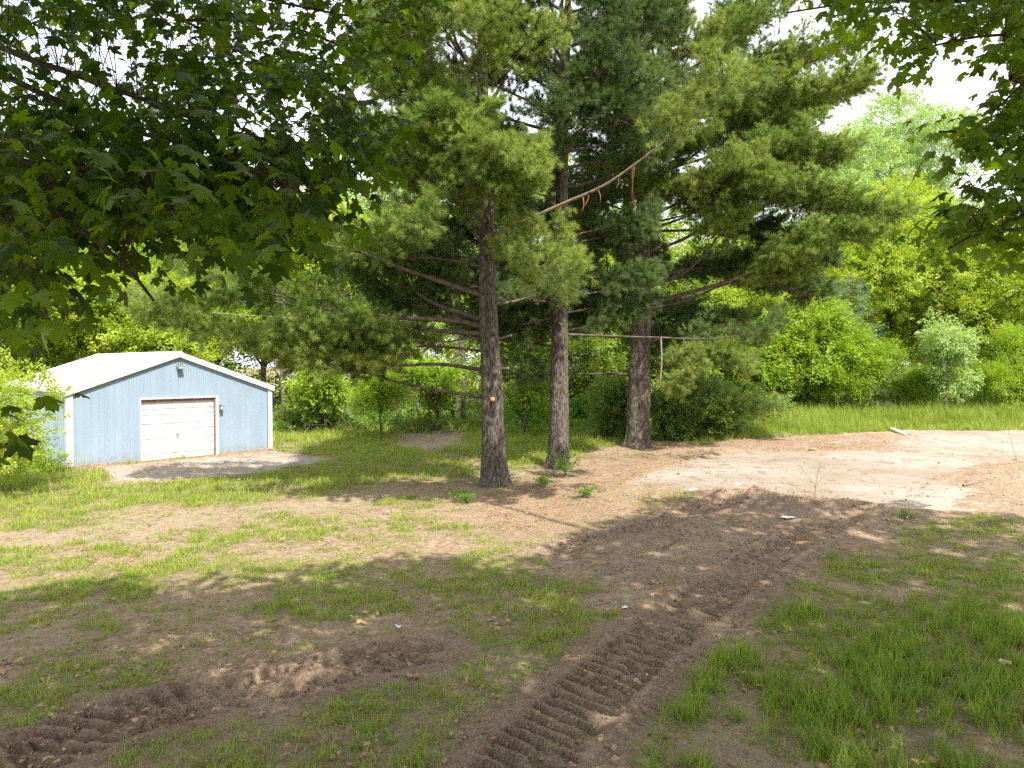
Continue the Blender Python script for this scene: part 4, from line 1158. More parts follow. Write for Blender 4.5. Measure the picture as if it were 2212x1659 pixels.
L([(1402, 400), (1480, 350), (1560, 290), (1650, 240), (1760, 215), (1850, 190)], -2.5, 0.075, bare=0.25, dens=1.2, tl=1.2, kind='spray_light')
L([(1400, 330), (1470, 270), (1560, 200), (1640, 160), (1740, 130), (1830, 105)], -1.5, 0.07, bare=0.3, dens=0.9, tl=1.1, kind='spray_light')
L([(1400, 420), (1500, 390), (1620, 330), (1740, 260), (1830, 200)], 1.5, 0.07, bare=0.3, dens=1.1, tl=1.2)
L([(1400, 280), (1480, 210), (1560, 130), (1620, 60)], 0.5, 0.07, bare=0.3, dens=0.9)
L([(1402, 500), (1480, 470), (1580, 420), (1660, 400)], -3.6, 0.07, bare=0.25, dens=1.3, tl=1.2)
L([(1402, 500), (1520, 500), (1640, 510), (1760, 560)], 2.8, 0.07, bare=0.3, dens=1.2, tl=1.3, kind='spray_dark')
L([(1402, 600), (1520, 580), (1640, 600), (1740, 640)], 3.2, 0.07, bare=0.3, dens=1.2, tl=1.3, kind='spray_dark')
for z, az, ln in ((9.0, 300, 5.2), (9.8, 330, 6.4), (10.4, 275, 4.0), (10.9, 345, 6.6), (11.6, 310, 5.2), (12.3, 250, 3.8), (12.6, 350, 6.4), (13.2, 290, 4.4), (13.9, 325, 5.4), (14.6, 265, 3.8), (15.2, 345, 5.0), (15.9, 300, 4.2), (16.6, 240, 3.2), (17.2, 335, 4.0), (17.9, 280, 3.4), (18.6, 10, 3.4), (19.3, 310, 3.0), (20.0, 250, 2.6)):
    p3.auto(z, az, ln * 0.95, 8 + (z - 9) * 2.2, 0.085, bare=0.36, dens=0.62, tl=1.1, kind='spray_light' if (int(z * 10) % 3 == 0) else None)
for z, az, ln in ((5.0, 60, 5.0), (5.8, 110, 4.6), (6.6, 30, 6.0), (7.4, 80, 5.4), (8.2, 140, 4.4), (9.0, 20, 6.4), (9.8, 60, 5.4), (10.6, 110, 4.6), (11.4, 15, 6.0), (12.2, 80, 4.8), (13.0, 40, 5.2), (14, 120, 4.0), (15, 20, 4.6), (16, 80, 4.0), (17, 160, 3.2), (18, 60, 3.2), (4.4, 20, 4.4), (4.0, 70, 4.2), (9.4, 180, 3.4), (11, 190, 3.4), (13, 200, 3.0), (15, 190, 2.8)):
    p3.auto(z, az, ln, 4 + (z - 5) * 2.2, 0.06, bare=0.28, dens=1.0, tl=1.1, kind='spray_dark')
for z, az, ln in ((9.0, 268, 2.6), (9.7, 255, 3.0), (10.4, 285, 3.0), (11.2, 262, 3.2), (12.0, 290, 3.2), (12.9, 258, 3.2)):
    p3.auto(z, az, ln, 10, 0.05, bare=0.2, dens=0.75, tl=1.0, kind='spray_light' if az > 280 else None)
p3.stub(7.4, -80, 0.35, 0.06, 55)
p3.stub(4.0, 180, 0.1, 0.03, 0, False)
# broken stick dangling from the long horizontal limb, and a half torn drooping bough
tb = Tubes(); q = smooth_line([W(1427, 727, 22.8), W(1429, 783, 22.7), W(1425, 829, 22.7)], 0.15); tb.add(q - p2.org, np.full(len(q), 0.028), 6); tb.build('dangling_stick', M['dead_wood'], p2.root)
p3.limb([W(1500, 722, 27), W(1485, 760, 26.6), W(1470, 800, 26.5), W(1465, 830, 26.5)], 0.025, bare=0.1, dens=1.4, tl=0.55, kind='spray_light', rise=-0.6)
p3.groove = [(-70, 3.6, 8.5, 0.28), (-115, 0.8, 3.5, 0.15)]
p3.finish()

# ------------------------------------------------------------------ broadleaf trees behind
def broad_tree(label, px, d, top_y, width_px, kind, cat='tree', name='broadleaf_tree', base=0.12, n=1500, group='trees along the wood edge', lean=0, tr=None, gapped=0.37, scl=1.0, lobes=24, stems=1, shape=0.75, label_trunk=None):
    x = (px - CX) / F * d; H = CAM_H + (HORIZ - top_y) / F * d; rad = width_px / F * d * 0.5
    org = np.array([x, d, -0.05])
    n = int(n * 1.9)
    root = thing(name, label, cat, org, group)
    tr = tr or 0.016 * H + 0.03
    cz0 = H * base
    cen = []
    for i in range(lobes):
        for _ in range(20):
            u = rng.normal(size=3); u = u / np.linalg.norm(u) * R() ** 0.45
            t = (u[2] + 1) / 2
            prof = 1.0 - max(0, t - 0.45) ** 1.3 * shape * 1.4
            p = np.array([u[0] * rad * prof, u[1] * rad * prof, cz0 + (H - cz0) * (0.10 + 0.83 * t)])
            if all(np.linalg.norm(p - c) > rad * 0.30 for c in cen): break
        cen.append(p)
    cen = np.array(cen)
    lr = rad * (0.20 + 0.34 * rng.random(lobes)) * (0.8 + 0.35 * (1 - (cen[:, 2] - cz0) / (H - cz0)))
    for s in range(stems):
        off = np.array([(R() - .5) * 0.5 * (stems > 1), (R() - .5) * 0.5 * (stems > 1), 0])
        top = np.array([lean * H + (R() - .5) * rad * 0.4, (R() - .5) * rad * 0.3, H * 0.86])
        path = [off, off + top * 0.3 + rng.normal(size=3) * [0.1, 0.1, 0], off + top * 0.6 + rng.normal(size=3) * [0.2, 0.2, 0], off + top]
        path[0][2] = 0
        trunk_mesh(np.array(path), [tr, tr * 0.8, tr * 0.5, tr * 0.12], M['dec_bark'], 'trunk', root, seg=12, step=0.4, flare=0.3, furrow=0.03, seed=int(px) % 50)
    tb = Tubes()
    for c, r in zip(cen, lr):
        z0 = max(H * 0.12, c[2] * 0.55)
        b = np.array([lean * z0, 0, z0]) * [1, 1, 1]
        mid = (b + c) / 2 + np.array([0, 0, 0.12 * np.linalg.norm(c - b)])
        q = smooth_line([b, mid, c], 0.5)
        tb.add(q, tr * 0.35 * (1 - 0.8 * np.linspace(0, 1, len(q))), 4)
        for _ in range(3):
            e = c + unit(rng.normal(size=3) + [0, 0, 0.4]) * r * 0.8
            tb.add(np.array([c, (c + e) / 2 + [0, 0, 0.05], e]), np.array([1, .6, .2]) * tr * 0.09, 3)
    o = tb.build('branches', M['dec_bark'], root); o['kind'] = 'stuff'
    w = lr ** 2; w = w / w.sum()
    idx = rng.choice(lobes, n, p=w)
    u = unit(rng.normal(size=(n, 3)) + np.array([0, 0, 0.25]))
    rr = lr[idx] * (0.55 + 0.5 * rng.random(n) ** 0.6)
    P = cen[idx] + u * rr[:, None] * np.array([1, 1, 0.72])
    keep = (P[:, 2] > 0.25)
    if gapped > 0:
        keep &= fbm(P[:, 0] * 0.9 + px, P[:, 2] * 0.9, 5, 3) > gapped
    P, u = P[keep], u[keep]
    D = u * 0.7 + rng.normal(size=u.shape) * 0.5 + np.array([0, 0, 0.05])
    ps = 1.25 * scl; n = int(n)
    scatter('foliage', kind, P, dir_rot(D, 0.6), ps * (0.9 + 0.6 * rng.random(len(P))), root)
    return root

def shrub(label, px, py, wpx, hpx, kind='shrub', n=900, cat='shrub', name='shrub', group=None, scl=1.0, d=None):
    g = G(px, py) if d is None else np.array([(px - CX) / F * d, d])
    d = g[1]; rad = wpx / F * d * 0.5; H = hpx / F * d
    root = thing(name, label, cat, (g[0], g[1], 0), group)
    tb = Tubes(); P = []; D = []
    ns = 16
    for i in range(ns):
        a = R() * 6.28; rr = rad * (0.2 + 0.8 * R()) * 0.9; h = H * (0.6 + 0.4 * R()) * (1 - 0.35 * (rr / rad) ** 2)
        e = np.array([math.cos(a) * rr, math.sin(a) * rr, h])
        q = smooth_line([np.array([0.15 * math.cos(a), 0.15 * math.sin(a), 0]), e * [0.4, 0.4, 0.65], e], 0.2)
        tb.add(q, 0.022 * (1 - 0.8 * np.linspace(0, 1, len(q))), 4)
        m = n // ns
        t = 0.1 + 0.9 * rng.random(m) ** 0.7
        j = (t * (len(q) - 1)).astype(int)
        P.append(q[j] + rng.normal(size=(m, 3)) * rad * 0.20 * [1, 1, 0.7]); D.append(unit(q[j] + [0, 0, -H * 0.3]) + rng.normal(size=(m, 3)) * 0.6)
    tb.build('stems', M['dec_bark'], root)['kind'] = 'stuff'
    P = np.concatenate(P); D = np.concatenate(D)
    P[:, 2] = np.abs(P[:, 2]) + 0.03
    scatter('foliage', kind, P, dir_rot(D, 0.6), scl * (0.8 + 0.6 * rng.random(len(P))), root)
    return root

BT = broad_tree
BT('yellow green tree filling the left edge behind the garage roof', 40, 36, 470, 330, 'yellow', n=1700)
BT('bright green tree rising above the left half of the garage roof', 210, 40, 455, 300, 'bright', n=1700)
BT('yellow green tree directly behind the garage peak', 370, 39, 560, 260, 'yellow', n=1500, base=0.32)
BT('tall thin-crowned green tree with sky gaps beyond the garage peak', 470, 47, 470, 250, 'mid', n=1200, base=0.32, gapped=0.40)
BT('light green tree between the garage and the pine limbs', 570, 44, 520, 230, 'bright', n=1400, base=0.32, gapped=0.36)
BT('tall yellow green tree showing above the lowest pine limbs', 730, 46, 400, 280, 'yellow', n=1500, gapped=0.38, base=0.34)
BT('dark green tree deep in the wood above the left pine limbs', 650, 53, 330, 260, 'mid', n=1000, base=0.3, gapped=0.39)
BT('dark green tree behind the nearest pine crown', 880, 50, 380, 260, 'mid', n=1200, base=0.3, gapped=0.38)
BT('bright green tree seen between the left and middle pine trunks', 1130, 44, 560, 250, 'bright', n=1400, base=0.3)
BT('yellow green tree seen between the middle and right pine trunks', 1310, 46, 480, 260, 'yellow', n=1500, base=0.2)
BT('mid green tree behind the right pine trunk', 1450, 45, 520, 240, 'mid', n=1300, base=0.2)
BT('bright yellow green tree showing through the right pine limbs', 1590, 46, 480, 260, 'yellow', n=1500, base=0.15)
BT('tall pale cottonwood standing above the right wood edge', 1910, 66, 190, 330, 'pale', n=3600, name='cottonwood_tree', gapped=0.34, base=0.3, scl=1.15, shape=0.6, lobes=26)
BT('shorter pale tree left of the tall pale cottonwood', 1780, 62, 300, 240, 'pale', n=1500, gapped=0.36, base=0.3, scl=1.1)
BT('large rounded yellow green tree below the pale cottonwood', 1890, 49, 405, 330, 'yellow', n=2400, base=0.14, lobes=26)
BT('broad yellow green tree with a dark trunk gap at its foot', 2020, 48, 400, 320, 'yellow', n=2300, base=0.22, lobes=26, tr=0.28)
BT('yellow green tree in the right corner under the maple leaves', 2160, 48, 420, 320, 'yellow', n=2200, base=0.14, lobes=24)
BT('yellow green tree cut by the right picture edge', 2290, 46, 480, 260, 'yellow', n=1300, base=0.14)
BT('light green bushy tree left of the blue spruce', 1740, 44, 610, 220, 'bright', n=1900, base=0.04, shape=0.9)
BT('mid green bushy tree beyond the red tinged shrub', 1630, 44, 640, 200, 'bright', n=1500, base=0.05)
BT('feathery bright green tree in front of the blue spruce', 1830, 43, 690, 150, 'fern', n=1200, base=0.10, lobes=14)
BT('low feathery green tree beside the dark trunk on the right', 1960, 43, 780, 110, 'fern', n=700, base=0.08, lobes=10)
BT('feathery light green tree at the right edge over the tall grass', 2200, 43, 720, 170, 'fern', n=1100, base=0.2, lobes=14)
BT('slender pale leaved young tree standing in the tall grass at right', 2040, 40.5, 650, 125, 'pale', n=420, name='young_tree', base=0.25, lobes=16, tr=0.06, shape=0.9, gapped=0.43, scl=0.85)
BT('dark green understory tree with drooping leaves beside the left pine trunk', 940, 36, 780, 130, 'bright', n=350, base=0.35, lobes=10)
BT('young green tree with a bare slanting stem right of the garage', 824, 32, 800, 110, 'fern', n=350, base=0.5, lobes=8, tr=0.055, name='young_tree')
BT('small green tree with several thin stems close behind the garage corner', 690, 35, 780, 130, 'bright', n=220, base=0.4, lobes=9, stems=3, tr=0.05, name='young_tree')
BT('dark shaded tree in the gap behind the middle pine', 1240, 42, 700, 200, 'mid', n=900, base=0.1, lobes=12)
BT('leafy green tree in the shade between left and middle pines', 1130, 33.5, 790, 100, 'bright', n=420, base=0.1, lobes=9, name='young_tree')

# blue spruce, partly hidden
def spruce(label, px, d, top_y, wpx):
    x = (px - CX) / F * d; H = CAM_H + (HORIZ - top_y) / F * d; rad = wpx / F * d * 0.5
    root = thing('blue_spruce', label, 'spruce tree', (x, d, 0))
    trunk_mesh(np.array([[0, 0, 0], [0.05, 0, H * .5], [0, 0, H]]), [0.13, 0.08, 0.015], M['dec_bark'], 'trunk', root, seg=10, step=0.4, flare=0.2)
    P = []; D = []; tb = Tubes()
    for i in range(90):
        z = H * (0.08 + 0.9 * i / 90); l = rad * (1 - z / H) ** 0.8 + 0.15; a = i * 2.4 + R()
        h = np.array([math.cos(a), math.sin(a), -0.12])
        tb.add(np.array([[0, 0, z], h * l * .5 + [0, 0, z], h * l + [0, 0, z + 0.05]]), [0.02, 0.012, 0.005], 3)
        m = int(5 + l * 7)
        t = 0.25 + 0.75 * rng.random(m)
        P.append(np.array([0, 0, z]) + h * l * t[:, None] + rng.normal(size=(m, 3)) * 0.09); D.append(h + rng.normal(size=(m, 3)) * 0.35)
    tb.build('branches', M['dec_bark'], root)['kind'] = 'stuff'
    P = np.concatenate(P); scatter('foliage', 'blue', P, dir_rot(np.concatenate(D), 0.4), 0.8 + 0.5 * rng.random(len(P)), root)
spruce('pale blue green spruce half hidden among the yellow green trees', 1835, 44, 590, 220)

shrub('large dark shrub with reddish leaf tips right of the thick pine', 1540, 946, 230, 150, n=2600, cat='shrub')
shrub('dark round shrub right behind the thick pine trunk', 1455, 950, 150, 120, n=1300)
shrub('shrub left of the thick pine trunk in the shade', 1320, 945, 150, 130, n=1500)
shrub('low green shrub in the shade right of the middle pine', 1265, 925, 90, 80, 'weed', n=500)
shrub('green leafy shrub between the left and middle pines', 1140, 925, 120, 90, 'weed', n=800)
shrub('small shrub in the left shadow between garage and pine', 700, 930, 110, 45, 'weed', n=260)
shrub('shrub against the right rear corner of the garage', 625, 930, 60, 50, 'mid', n=160, scl=0.8)
shrub('dark low shrub in front of the brush pile on the right', 1640, 925, 120, 80, 'shrub', n=800)
shrub('thin yellow leaved sapling at the right edge of the concrete', 2168, 918, 34, 55, 'yellow', n=40, cat='sapling', name='sapling', scl=0.6)
BT('small leafy tree overhanging the garage left wall at the picture edge', -25, 18.5, 735, 290, 'yellow', n=480, name='young_tree', base=0.15, scl=0.5, lobes=14, gapped=0.40, tr=0.06)
shrub('low weedy bush at the front left corner of the garage', 95, 1022, 120, 45, 'bright', n=150, cat='bush', name='bush', scl=0.45)

# wood behind: reads as one mass
def far_wood():
    P = []; D = []
    n = 24000
    x = (rng.random(n) - 0.5) * 130; y = np.where(x < 12, 47, 58) + rng.random(n) * 22
    h = (9.5 + 7.0 * fbm(x * 0.12, y * 0.02, 33, 3) * 2) * np.interp(x, [-20, 25, 40], [1.0, 0.85, 0.75])
    z = 0.3 + (h) * rng.random(n) ** 0.9
    k = fbm(x * 0.5, z * 0.5 + y * .1, 44, 3) > 0.40
    P = np.stack([x, y, z], 1)[k]
    cl = fbm(P[:, 0] * 0.16 + 3, P[:, 1] * 0.2, 61, 2) + 0.15 * rng.random(len(P))
    for kk, sel in (('bright', cl < 0.56), ('yellow', (cl >= 0.56) & (cl < 0.66)), ('mid', cl >= 0.66)):
        Q = P[sel]; scatter('far_wood', kk, Q, dir_rot(rng.normal(size=Q.shape) + [0, -0.6, 0.1], 0.6), 2.2 + 1.2 * rng.random(len(Q)))
    # undergrowth at the wood edge
    n = 5200
    x = (rng.random(n) - 0.5) * 84; y = 33 + rng.random(n) * 16
    ok = ~((x > 8) & (y < 44)) & ~((x < -12) & (y < 37))
    x, y = x[ok], y[ok]
    z = 0.1 + 0.9 * rng.random(len(x)) ** 1.5 * (0.4 + fbm(x * .4, y * .4, 12, 2))
    scatter('undergrowth', 'weed', np.stack([x, y, z], 1), dir_rot(rng.normal(size=(len(x), 3)) * [1, 1, 0.5] + [0, 0, 0.5], 0.4), 1.0 + 0.8 * rng.random(len(x)))
    n = 2600
    p = PG((600, 940), (900, 925), (1000, 930), (1350, 935), (1350, 880), (600, 880))
    x = -12 + rng.random(n) * 24; y = 30 + rng.random(n) * 12
    ok = poly_sd(x, y, p) > 0; x, y = x[ok], y[ok]
    scatter('weeds', 'weed', np.stack([x, y, 0.05 + 0.5 * rng.random(len(x)) ** 1.3], 1), dir_rot(rng.normal(size=(len(x), 3)) * [1, 1, 0.5] + [0, 0, 0.7], 0.4), 0.9 + 0.6 * rng.random(len(x)))
far_wood()

# bare thin trunks in the wood's shade
stem_px = [(612, 36, 60, 'right beside the garage corner, leftmost of the wood'), (640, 38, 80, 'stout, second from the garage corner'), (668, 35, 40, 'slim, before the twig tangle near the garage'),
    (716, 36, 30, 'very slim, in the middle of the left twig tangle'), (745, 39, 50, 'at the right end of the left twig tangle'), (772, 37, 45, 'just left of the slanting young tree'), (858, 39, 35, 'just right of the slanting young tree'),
    (905, 41, 60, 'behind the bare dirt patch, left end'), (975, 38, 70, 'stout, left one of the close group by the left pine'), (990, 42, 45, 'slim, middle one of the close group by the left pine'), (1000, 37, 80, 'stout, nearest to the left pine trunk'),
    (1165, 40, 40, 'slim, left of the middle pine trunk'), (1210, 43, 60, 'half hidden directly behind the middle pine trunk'), (1290, 41, 50, 'midway between the middle and right pine trunks'), (1490, 42, 50, 'above the large reddish shrub'),
    (1660, 44, 55, 'above the pile of dead branches'), (1905, 41, 110, 'thickest and darkest one, foot of the broad yellow green tree'), (1925, 41.5, 70, 'close beside the thickest dark trunk'), (1942, 42, 80, 'right one of the three in the dark gap'),
    (2075, 40, 40, 'slim, right of the pale leaved young tree'), (2120, 39, 45, 'in the dead vine tangle at right'), (2180, 41, 60, 'second from the right picture edge'), (2205, 40, 70, 'at the right picture edge')]
for k, (px, d, w, place) in enumerate(stem_px):
    d = d + (7 if px > 1600 else 0)
    x = (px - CX) / F * d
    where = 'left of the pines' if px < 1040 else ('between the pines' if px < 1400 else 'at the right wood edge')
    root = thing('bare_tree', 'bare dark trunk ' + place, 'tree', (x, d, -0.05), 'thin dark trunks ' + where)
    h = 6 + 3 * R(); lean = (R() - .5) * 0.25
    r = 0.045 + w * 0.0012
    trunk_mesh(np.array([[0, 0, 0], [lean * h * .3 + .1 * (R() - .5), 0, h * .4], [lean * h * .7 + .3 * (R() - .5), 0.1, h * .75], [lean * h, 0, h]]), [r, r * .8, r * .5, 0.02], M['dec_bark'], 'trunk', root, seg=10, step=0.35, flare=0.3, furrow=0.03)
    tb = Tubes()
    for q in range(9):
        z = h * (0.2 + 0.75 * R()); a = R() * 6.28; l = 0.6 + 1.4 * R()
        b = np.array([lean * z, 0, z]); e = b + np.array([math.cos(a), math.sin(a), 0.1 + 0.5 * R()]) * l
        tb.add(np.array([b, (b + e) / 2 + rng.normal(size=3) * 0.1, e]), [0.02, 0.012, 0.004], 3)
    tb.build('branches', M['dec_bark'], root)['kind'] = 'stuff'

# brush piles and tangles of dead twigs
def brush(label, px, py, wpx, hpx, n=60, d=None, name='brush_pile', th=0.022, wood='dead_wood'):
    g = G(px, py) if d is None else np.array([(px - CX) / F * d, d]); dd = g[1]
    w = wpx / F * dd; h = hpx / F * dd
    tb = Tubes()
    for i in range(n):
        a = R() * 6.28; l = w * (0.2 + 0.35 * R())
        c = np.array([(R() - .5) * w, (R() - .5) * w * 0.5, h * R() ** 1.4])
        dv = np.array([math.cos(a), math.sin(a) * 0.6, (R() - .5) * 0.7]) * l * 0.5
        m = c + np.array([0, 0, 0.25 * h * R()])
        q = smooth_line([c - dv, m, c + dv], 0.25); q[:, 2] = np.abs(q[:, 2])
        tb.add(q, th * (0.4 + R()) * (1 - 0.7 * np.linspace(0, 1, len(q))), 4)
    o = tb.build(name, M[wood]); o.location = (g[0], g[1], 0)
    o['label'] = label; o['category'] = 'brush pile'
brush('low pile of dead brown branches below the light green trees', 1700, 897, 160, 40, 90)
brush('tangle of dead brown twigs under the pine limbs right of the garage', 700, 900, 220, 100, 120, d=34.5, th=0.011, wood='limb_bark')
brush('dead twig tangle beside the left pine in the shade', 930, 890, 150, 90, 110, d=35, th=0.011, wood='limb_bark')
brush('dead vine tangle in the dark gap at the right wood edge', 2110, 870, 160, 50, 50, d=47, th=0.012, wood='limb_bark')

# ------------------------------------------------------------------ foreground maples
LEAVES = [maple_leaf_mesh('leaf') for i in range(8)]
def in_poly(px, py, poly):
    return poly_sd(np.asarray(px), np.asarray(py), poly) > 0

class Maple:
    def __init__(s, label, loc):
        s.org = np.array(loc, float)
        s.root = thing('maple_tree', label, 'maple tree', s.org, None)
        s.P = []; s.D = []; s.tw = Tubes(); s.pts = []
    def limb(s, pts, r0, r1=0.006):
        p = smooth_line(pts, 0.12)
        p = p + np.cumsum(rng.normal(size=p.shape) * 0.003, axis=0)
        tb = Tubes(); tb.add(p - s.org, np.linspace(r0, r1, len(p)), 7); tb.build('branch', M['maple_bark'], s.root)
        s.pts.append(p)
    def fill(s, P):
        """sprigs at P, each carried by a twig from the nearest limb"""
        allp = np.concatenate(s.pts)
        for c in P:
            dd = np.linalg.norm(allp - c, axis=1) + np.abs(allp[:, 2] - c[2]) * 0.5
            b = allp[np.argmin(dd + rng.random(len(dd)) * 0.3)]
            v = c - b; L_ = np.linalg.norm(v)
            mid = (b + c) / 2 + np.array([0, 0, 0.12 * L_]) + rng.normal(size=3) * 0.03
            hd = unit(c - mid + np.array([0, 0, -0.04]) + rng.normal(size=3) * 0.12)
            tip = c + hd * 0.14
            q = smooth_line([b, mid, c, tip], 0.12)
            s.tw.add(q - s.org, np.linspace(0.0035, 0.0012, len(q)), 3)
            s.P.append(c); s.D.append(hd)
    def finish(s, nobj=300):
        P = np.array(s.P); D = unit(np.array(s.D))
        # expand sprigs to single leaves
        pos = []; rots = []; sc = []
        for c, d in zip(P, D):
            n = 7 + int(R() * 4)
            A = rot_to(d, unit(np.array([rng.normal() * .25, rng.normal() * .25, 1])))
            for i in range(n):
                sg = 1 if i % 2 else -1; t = (i // 2) / max(1, (n - 1) // 2)
                base = A @ np.array([sg * (0.04 + 0.05 * R()), 0.34 * t, -0.03 - 0.03 * R()]) + c
                ld = A @ np.array([sg * (0.9 - 0.5 * t), 0.35 + 0.7 * t, 0]) + np.array([0, 0, -0.3 - 0.9 * R()]) + rng.normal(size=3) * 0.15
                B = rot_to(ld, unit(np.array([rng.normal() * .35, rng.normal() * .35, 1])))
                pos.append(base); rots.append(B); sc.append(0.42 + 0.34 * R())
        pos = np.array(pos); rots = np.array(rots); sc = np.array(sc)
        rel = pos - np.array([0, 0, CAM_H])
        px = CX + rel[:, 0] / np.maximum(rel[:, 1], .1) * F; py = HORIZ - rel[:, 2] / np.maximum(rel[:, 1], .1) * F
        vis = (rel[:, 1] > 0.5) & (px > -20) & (px < 2232) & (py > -20) & (py < 1680)
        order = np.argsort(np.where(vis, rel[:, 1], 1e3))
        first = order[:nobj]; rest = order[nobj:]
        from mathutils import Matrix
        for i in first:
            o = bpy.data.objects.new('leaf', LEAVES[int(R() * len(LEAVES)) % len(LEAVES)])
            m = Matrix([list(rots[i][r] * sc[i]) + [float((pos[i] - s.org)[r])] for r in range(3)] + [[0, 0, 0, 1]])
            link(o, s.root); o.matrix_local = m
        V = []; Fc = []; rn = []; k = 0
        geo = []
        for me in LEAVES:
            v = np.empty(len(me.vertices) * 3, np.float32); me.vertices.foreach_get('co', v)
            f = np.empty(len(me.polygons) * 3, np.int32); me.loops.foreach_get('vertex_index', f)
            geo.append((v.reshape(-1, 3), f.reshape(-1, 3)))
        for i in rest:
            v, f = geo[rng.integers(len(geo))]
            V.append(v @ (rots[i] * sc[i]).T + (pos[i] - s.org)); Fc.append(f + k); k += len(v); rn.append(np.full(len(v), R()))
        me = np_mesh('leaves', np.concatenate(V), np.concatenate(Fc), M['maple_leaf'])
        a = me.attributes.new('rnd', 'FLOAT', 'POINT'); a.data.foreach_set('value', np.concatenate(rn).astype(np.float32))
        o = link(bpy.data.objects.new('leaves', me), s.root); o['kind'] = 'stuff'
        o = s.tw.build('twigs', M['maple_bark'], s.root); o['kind'] = 'stuff'
        print('maple leaves', len(pos), 'visible', int(vis.sum()))

def crown_fill(root, org, cen, rad, n, under, extra=None):
    """the rest of the maple's crown, above and behind the branches in view"""
    u = unit(rng.normal(size=(n, 3))) * (rng.random(n) ** 0.4)[:, None]
    P = np.array(cen) + u * np.array(rad)
    P = P[under(P)]
    tb = Tubes()
    ax = np.array([org[0], org[1], 0])
    for q in range(40):
        e = P[rng.integers(len(P))]; z0 = max(3.0, e[2] * 0.55)
        b = ax + [0, 0, z0]
        m = (b + e) / 2 + np.array([0, 0, 0.5])
        # keep limbs in the crown
        l = smooth_line([b, m, e], 0.4)
        tb.add(l - org, np.linspace(0.07, 0.01, len(l)), 5)
    tb.build('upper_branches', M['maple_bark'], root)['kind'] = 'stuff'
    if extra is not None:
        P = np.concatenate([P, extra])
    scatter('upper_foliage', 'maple', P - org, dir_rot(rng.normal(size=P.shape) * [1, 1, 0.4], 0.3), 1.35 + 0.5 * rng.random(len(P)), root)

def shade_limit(P):
    """trims the unseen crowns so their shade stops at the wanted line"""
    k = 1 / math.tan(SUN_EL)
    sx = P[:, 0] - P[:, 2] * k * math.sin(SUN_AZ); sy = P[:, 1] + P[:, 2] * k
    lim = np.interp(sx, [-9, -4, 0, 2, 4.7, 8.2, 10.5, 16], [11.2, 11.8, 12.8, 16.0, 19.0, 17.8, 19.5, 25])  # where the shade on the ground is to end
    op = (sx > -4.6) & (sx < -1.8) & (sy > 7.6) & (sy < 10.2) & (rng.random(len(P)) < 0.6)  # opening cut in the crowns to let sun onto outer leaves
    return ~op & (sy < lim + (fbm(sx * 0.8, sy * 0.8, 77, 2) - 0.5) * 2.2)

# left maple: trunk stands just outside the left of the picture
ml = Maple('dark leafy maple overhanging the upper left of the yard', (-6.2, 1.6, 0))
LB = [
    [(-40, 60, 4.6), (12, 100, 4.5), (190, 167, 4.4), (358, 229, 4.3), (480, 277, 4.2), (617, 313, 4.1), (720, 350, 4.0), (800, 400, 4.0)],
    [(-40, 150, 4.0), (0, 167, 4.0), (100, 217, 3.9), (270, 288, 3.8), (400, 320, 3.7), (530, 329, 3.6), (620, 350, 3.6)],
    [(200, -60, 5.2), (292, 0, 5.1), (400, 54, 5.0), (530, 125, 4.9), (625, 180, 4.8), (740, 240, 4.7), (830, 300, 4.6)],
    [(480, -30, 5.6), (575, 8, 5.5), (688, 30, 5.4), (800, 50, 5.3), (896, 67, 5.2), (945, 80, 5.2)],
    [(-40, 370, 3.6), (167, 375, 3.5), (358, 392, 3.4), (480, 404, 3.4), (600, 430, 3.4), (670, 480, 3.4)],
    [(-40, 300, 3.2), (60, 400, 3.2), (160, 480, 3.1), (250, 550, 3.1), (320, 640, 3.1)],
    [(-40, 520, 2.9), (40, 560, 2.9), (90, 640, 2.9), (110, 700, 2.9)],
    [(-160, 900, 2.4), (-130, 920, 2.35), (-100, 935, 2.3)],
    [(300, 380, 3.9), (380, 430, 3.9), (480, 480, 3.9), (580, 520, 3.9)],
    [(400, 54, 5.0), (600, 60, 5.4), (760, 120, 5.6), (850, 200, 5.6)],
]
trk = np.array([-6.2, 1.6])
ml_trunk = np.array([[0, 0, -0.1], [0.1, 0.1, 3], [0.3, 0.2, 6], [0.5, 0.3, 9], [0.8, 0.6, 12.5]])
trunk_mesh(ml_trunk, [0.30, 0.25, 0.20, 0.13, 0.03], M['maple_bark'], 'trunk', ml.root, seg=24, step=0.2, flare=0.4)
for i, b in enumerate(LB):
    pts = [W(*q) for q in b]
    if b[0][0] < 0:
        z = pts[0][2]
        st = np.array([trk[0] + 0.2, trk[1] + 0.1, max(2.6, z - 0.6)])
        mid = (st + pts[0]) / 2 + np.array([0, 0, 0.25])
        pts = [st, mid] + pts
        ml.limb(pts, 0.05)
    else:
        ml.limb(pts, 0.012 if i else 0.03)
POLY_L = [(-60, -60), (950, -60), (945, 60), (905, 100), (860, 140), (800, 190), (835, 300), (800, 400), (725, 440), (700, 470), (640, 540), (560, 545), (490, 500), (410, 520), (330, 480), (350, 540), (300, 570), (230, 540), (170, 520), (90, 560), (100, 630), (40, 660), (-60, 700)]
GAPS = [(110, 55, 60), (70, 160, 60), (250, 165, 65), (50, 210, 50), (300, 190, 40), (130, 230, 40), (360, 30, 30), (15, 540, 35), (15, 590, 30), (550, 120, 26), (770, 200, 34), (620, 250, 22), (330, 240, 30), (15, 300, 25), (130, 420, 22), (755, 175, 30), (700, 60, 25), (840, 90, 28), (640, 60, 25)]
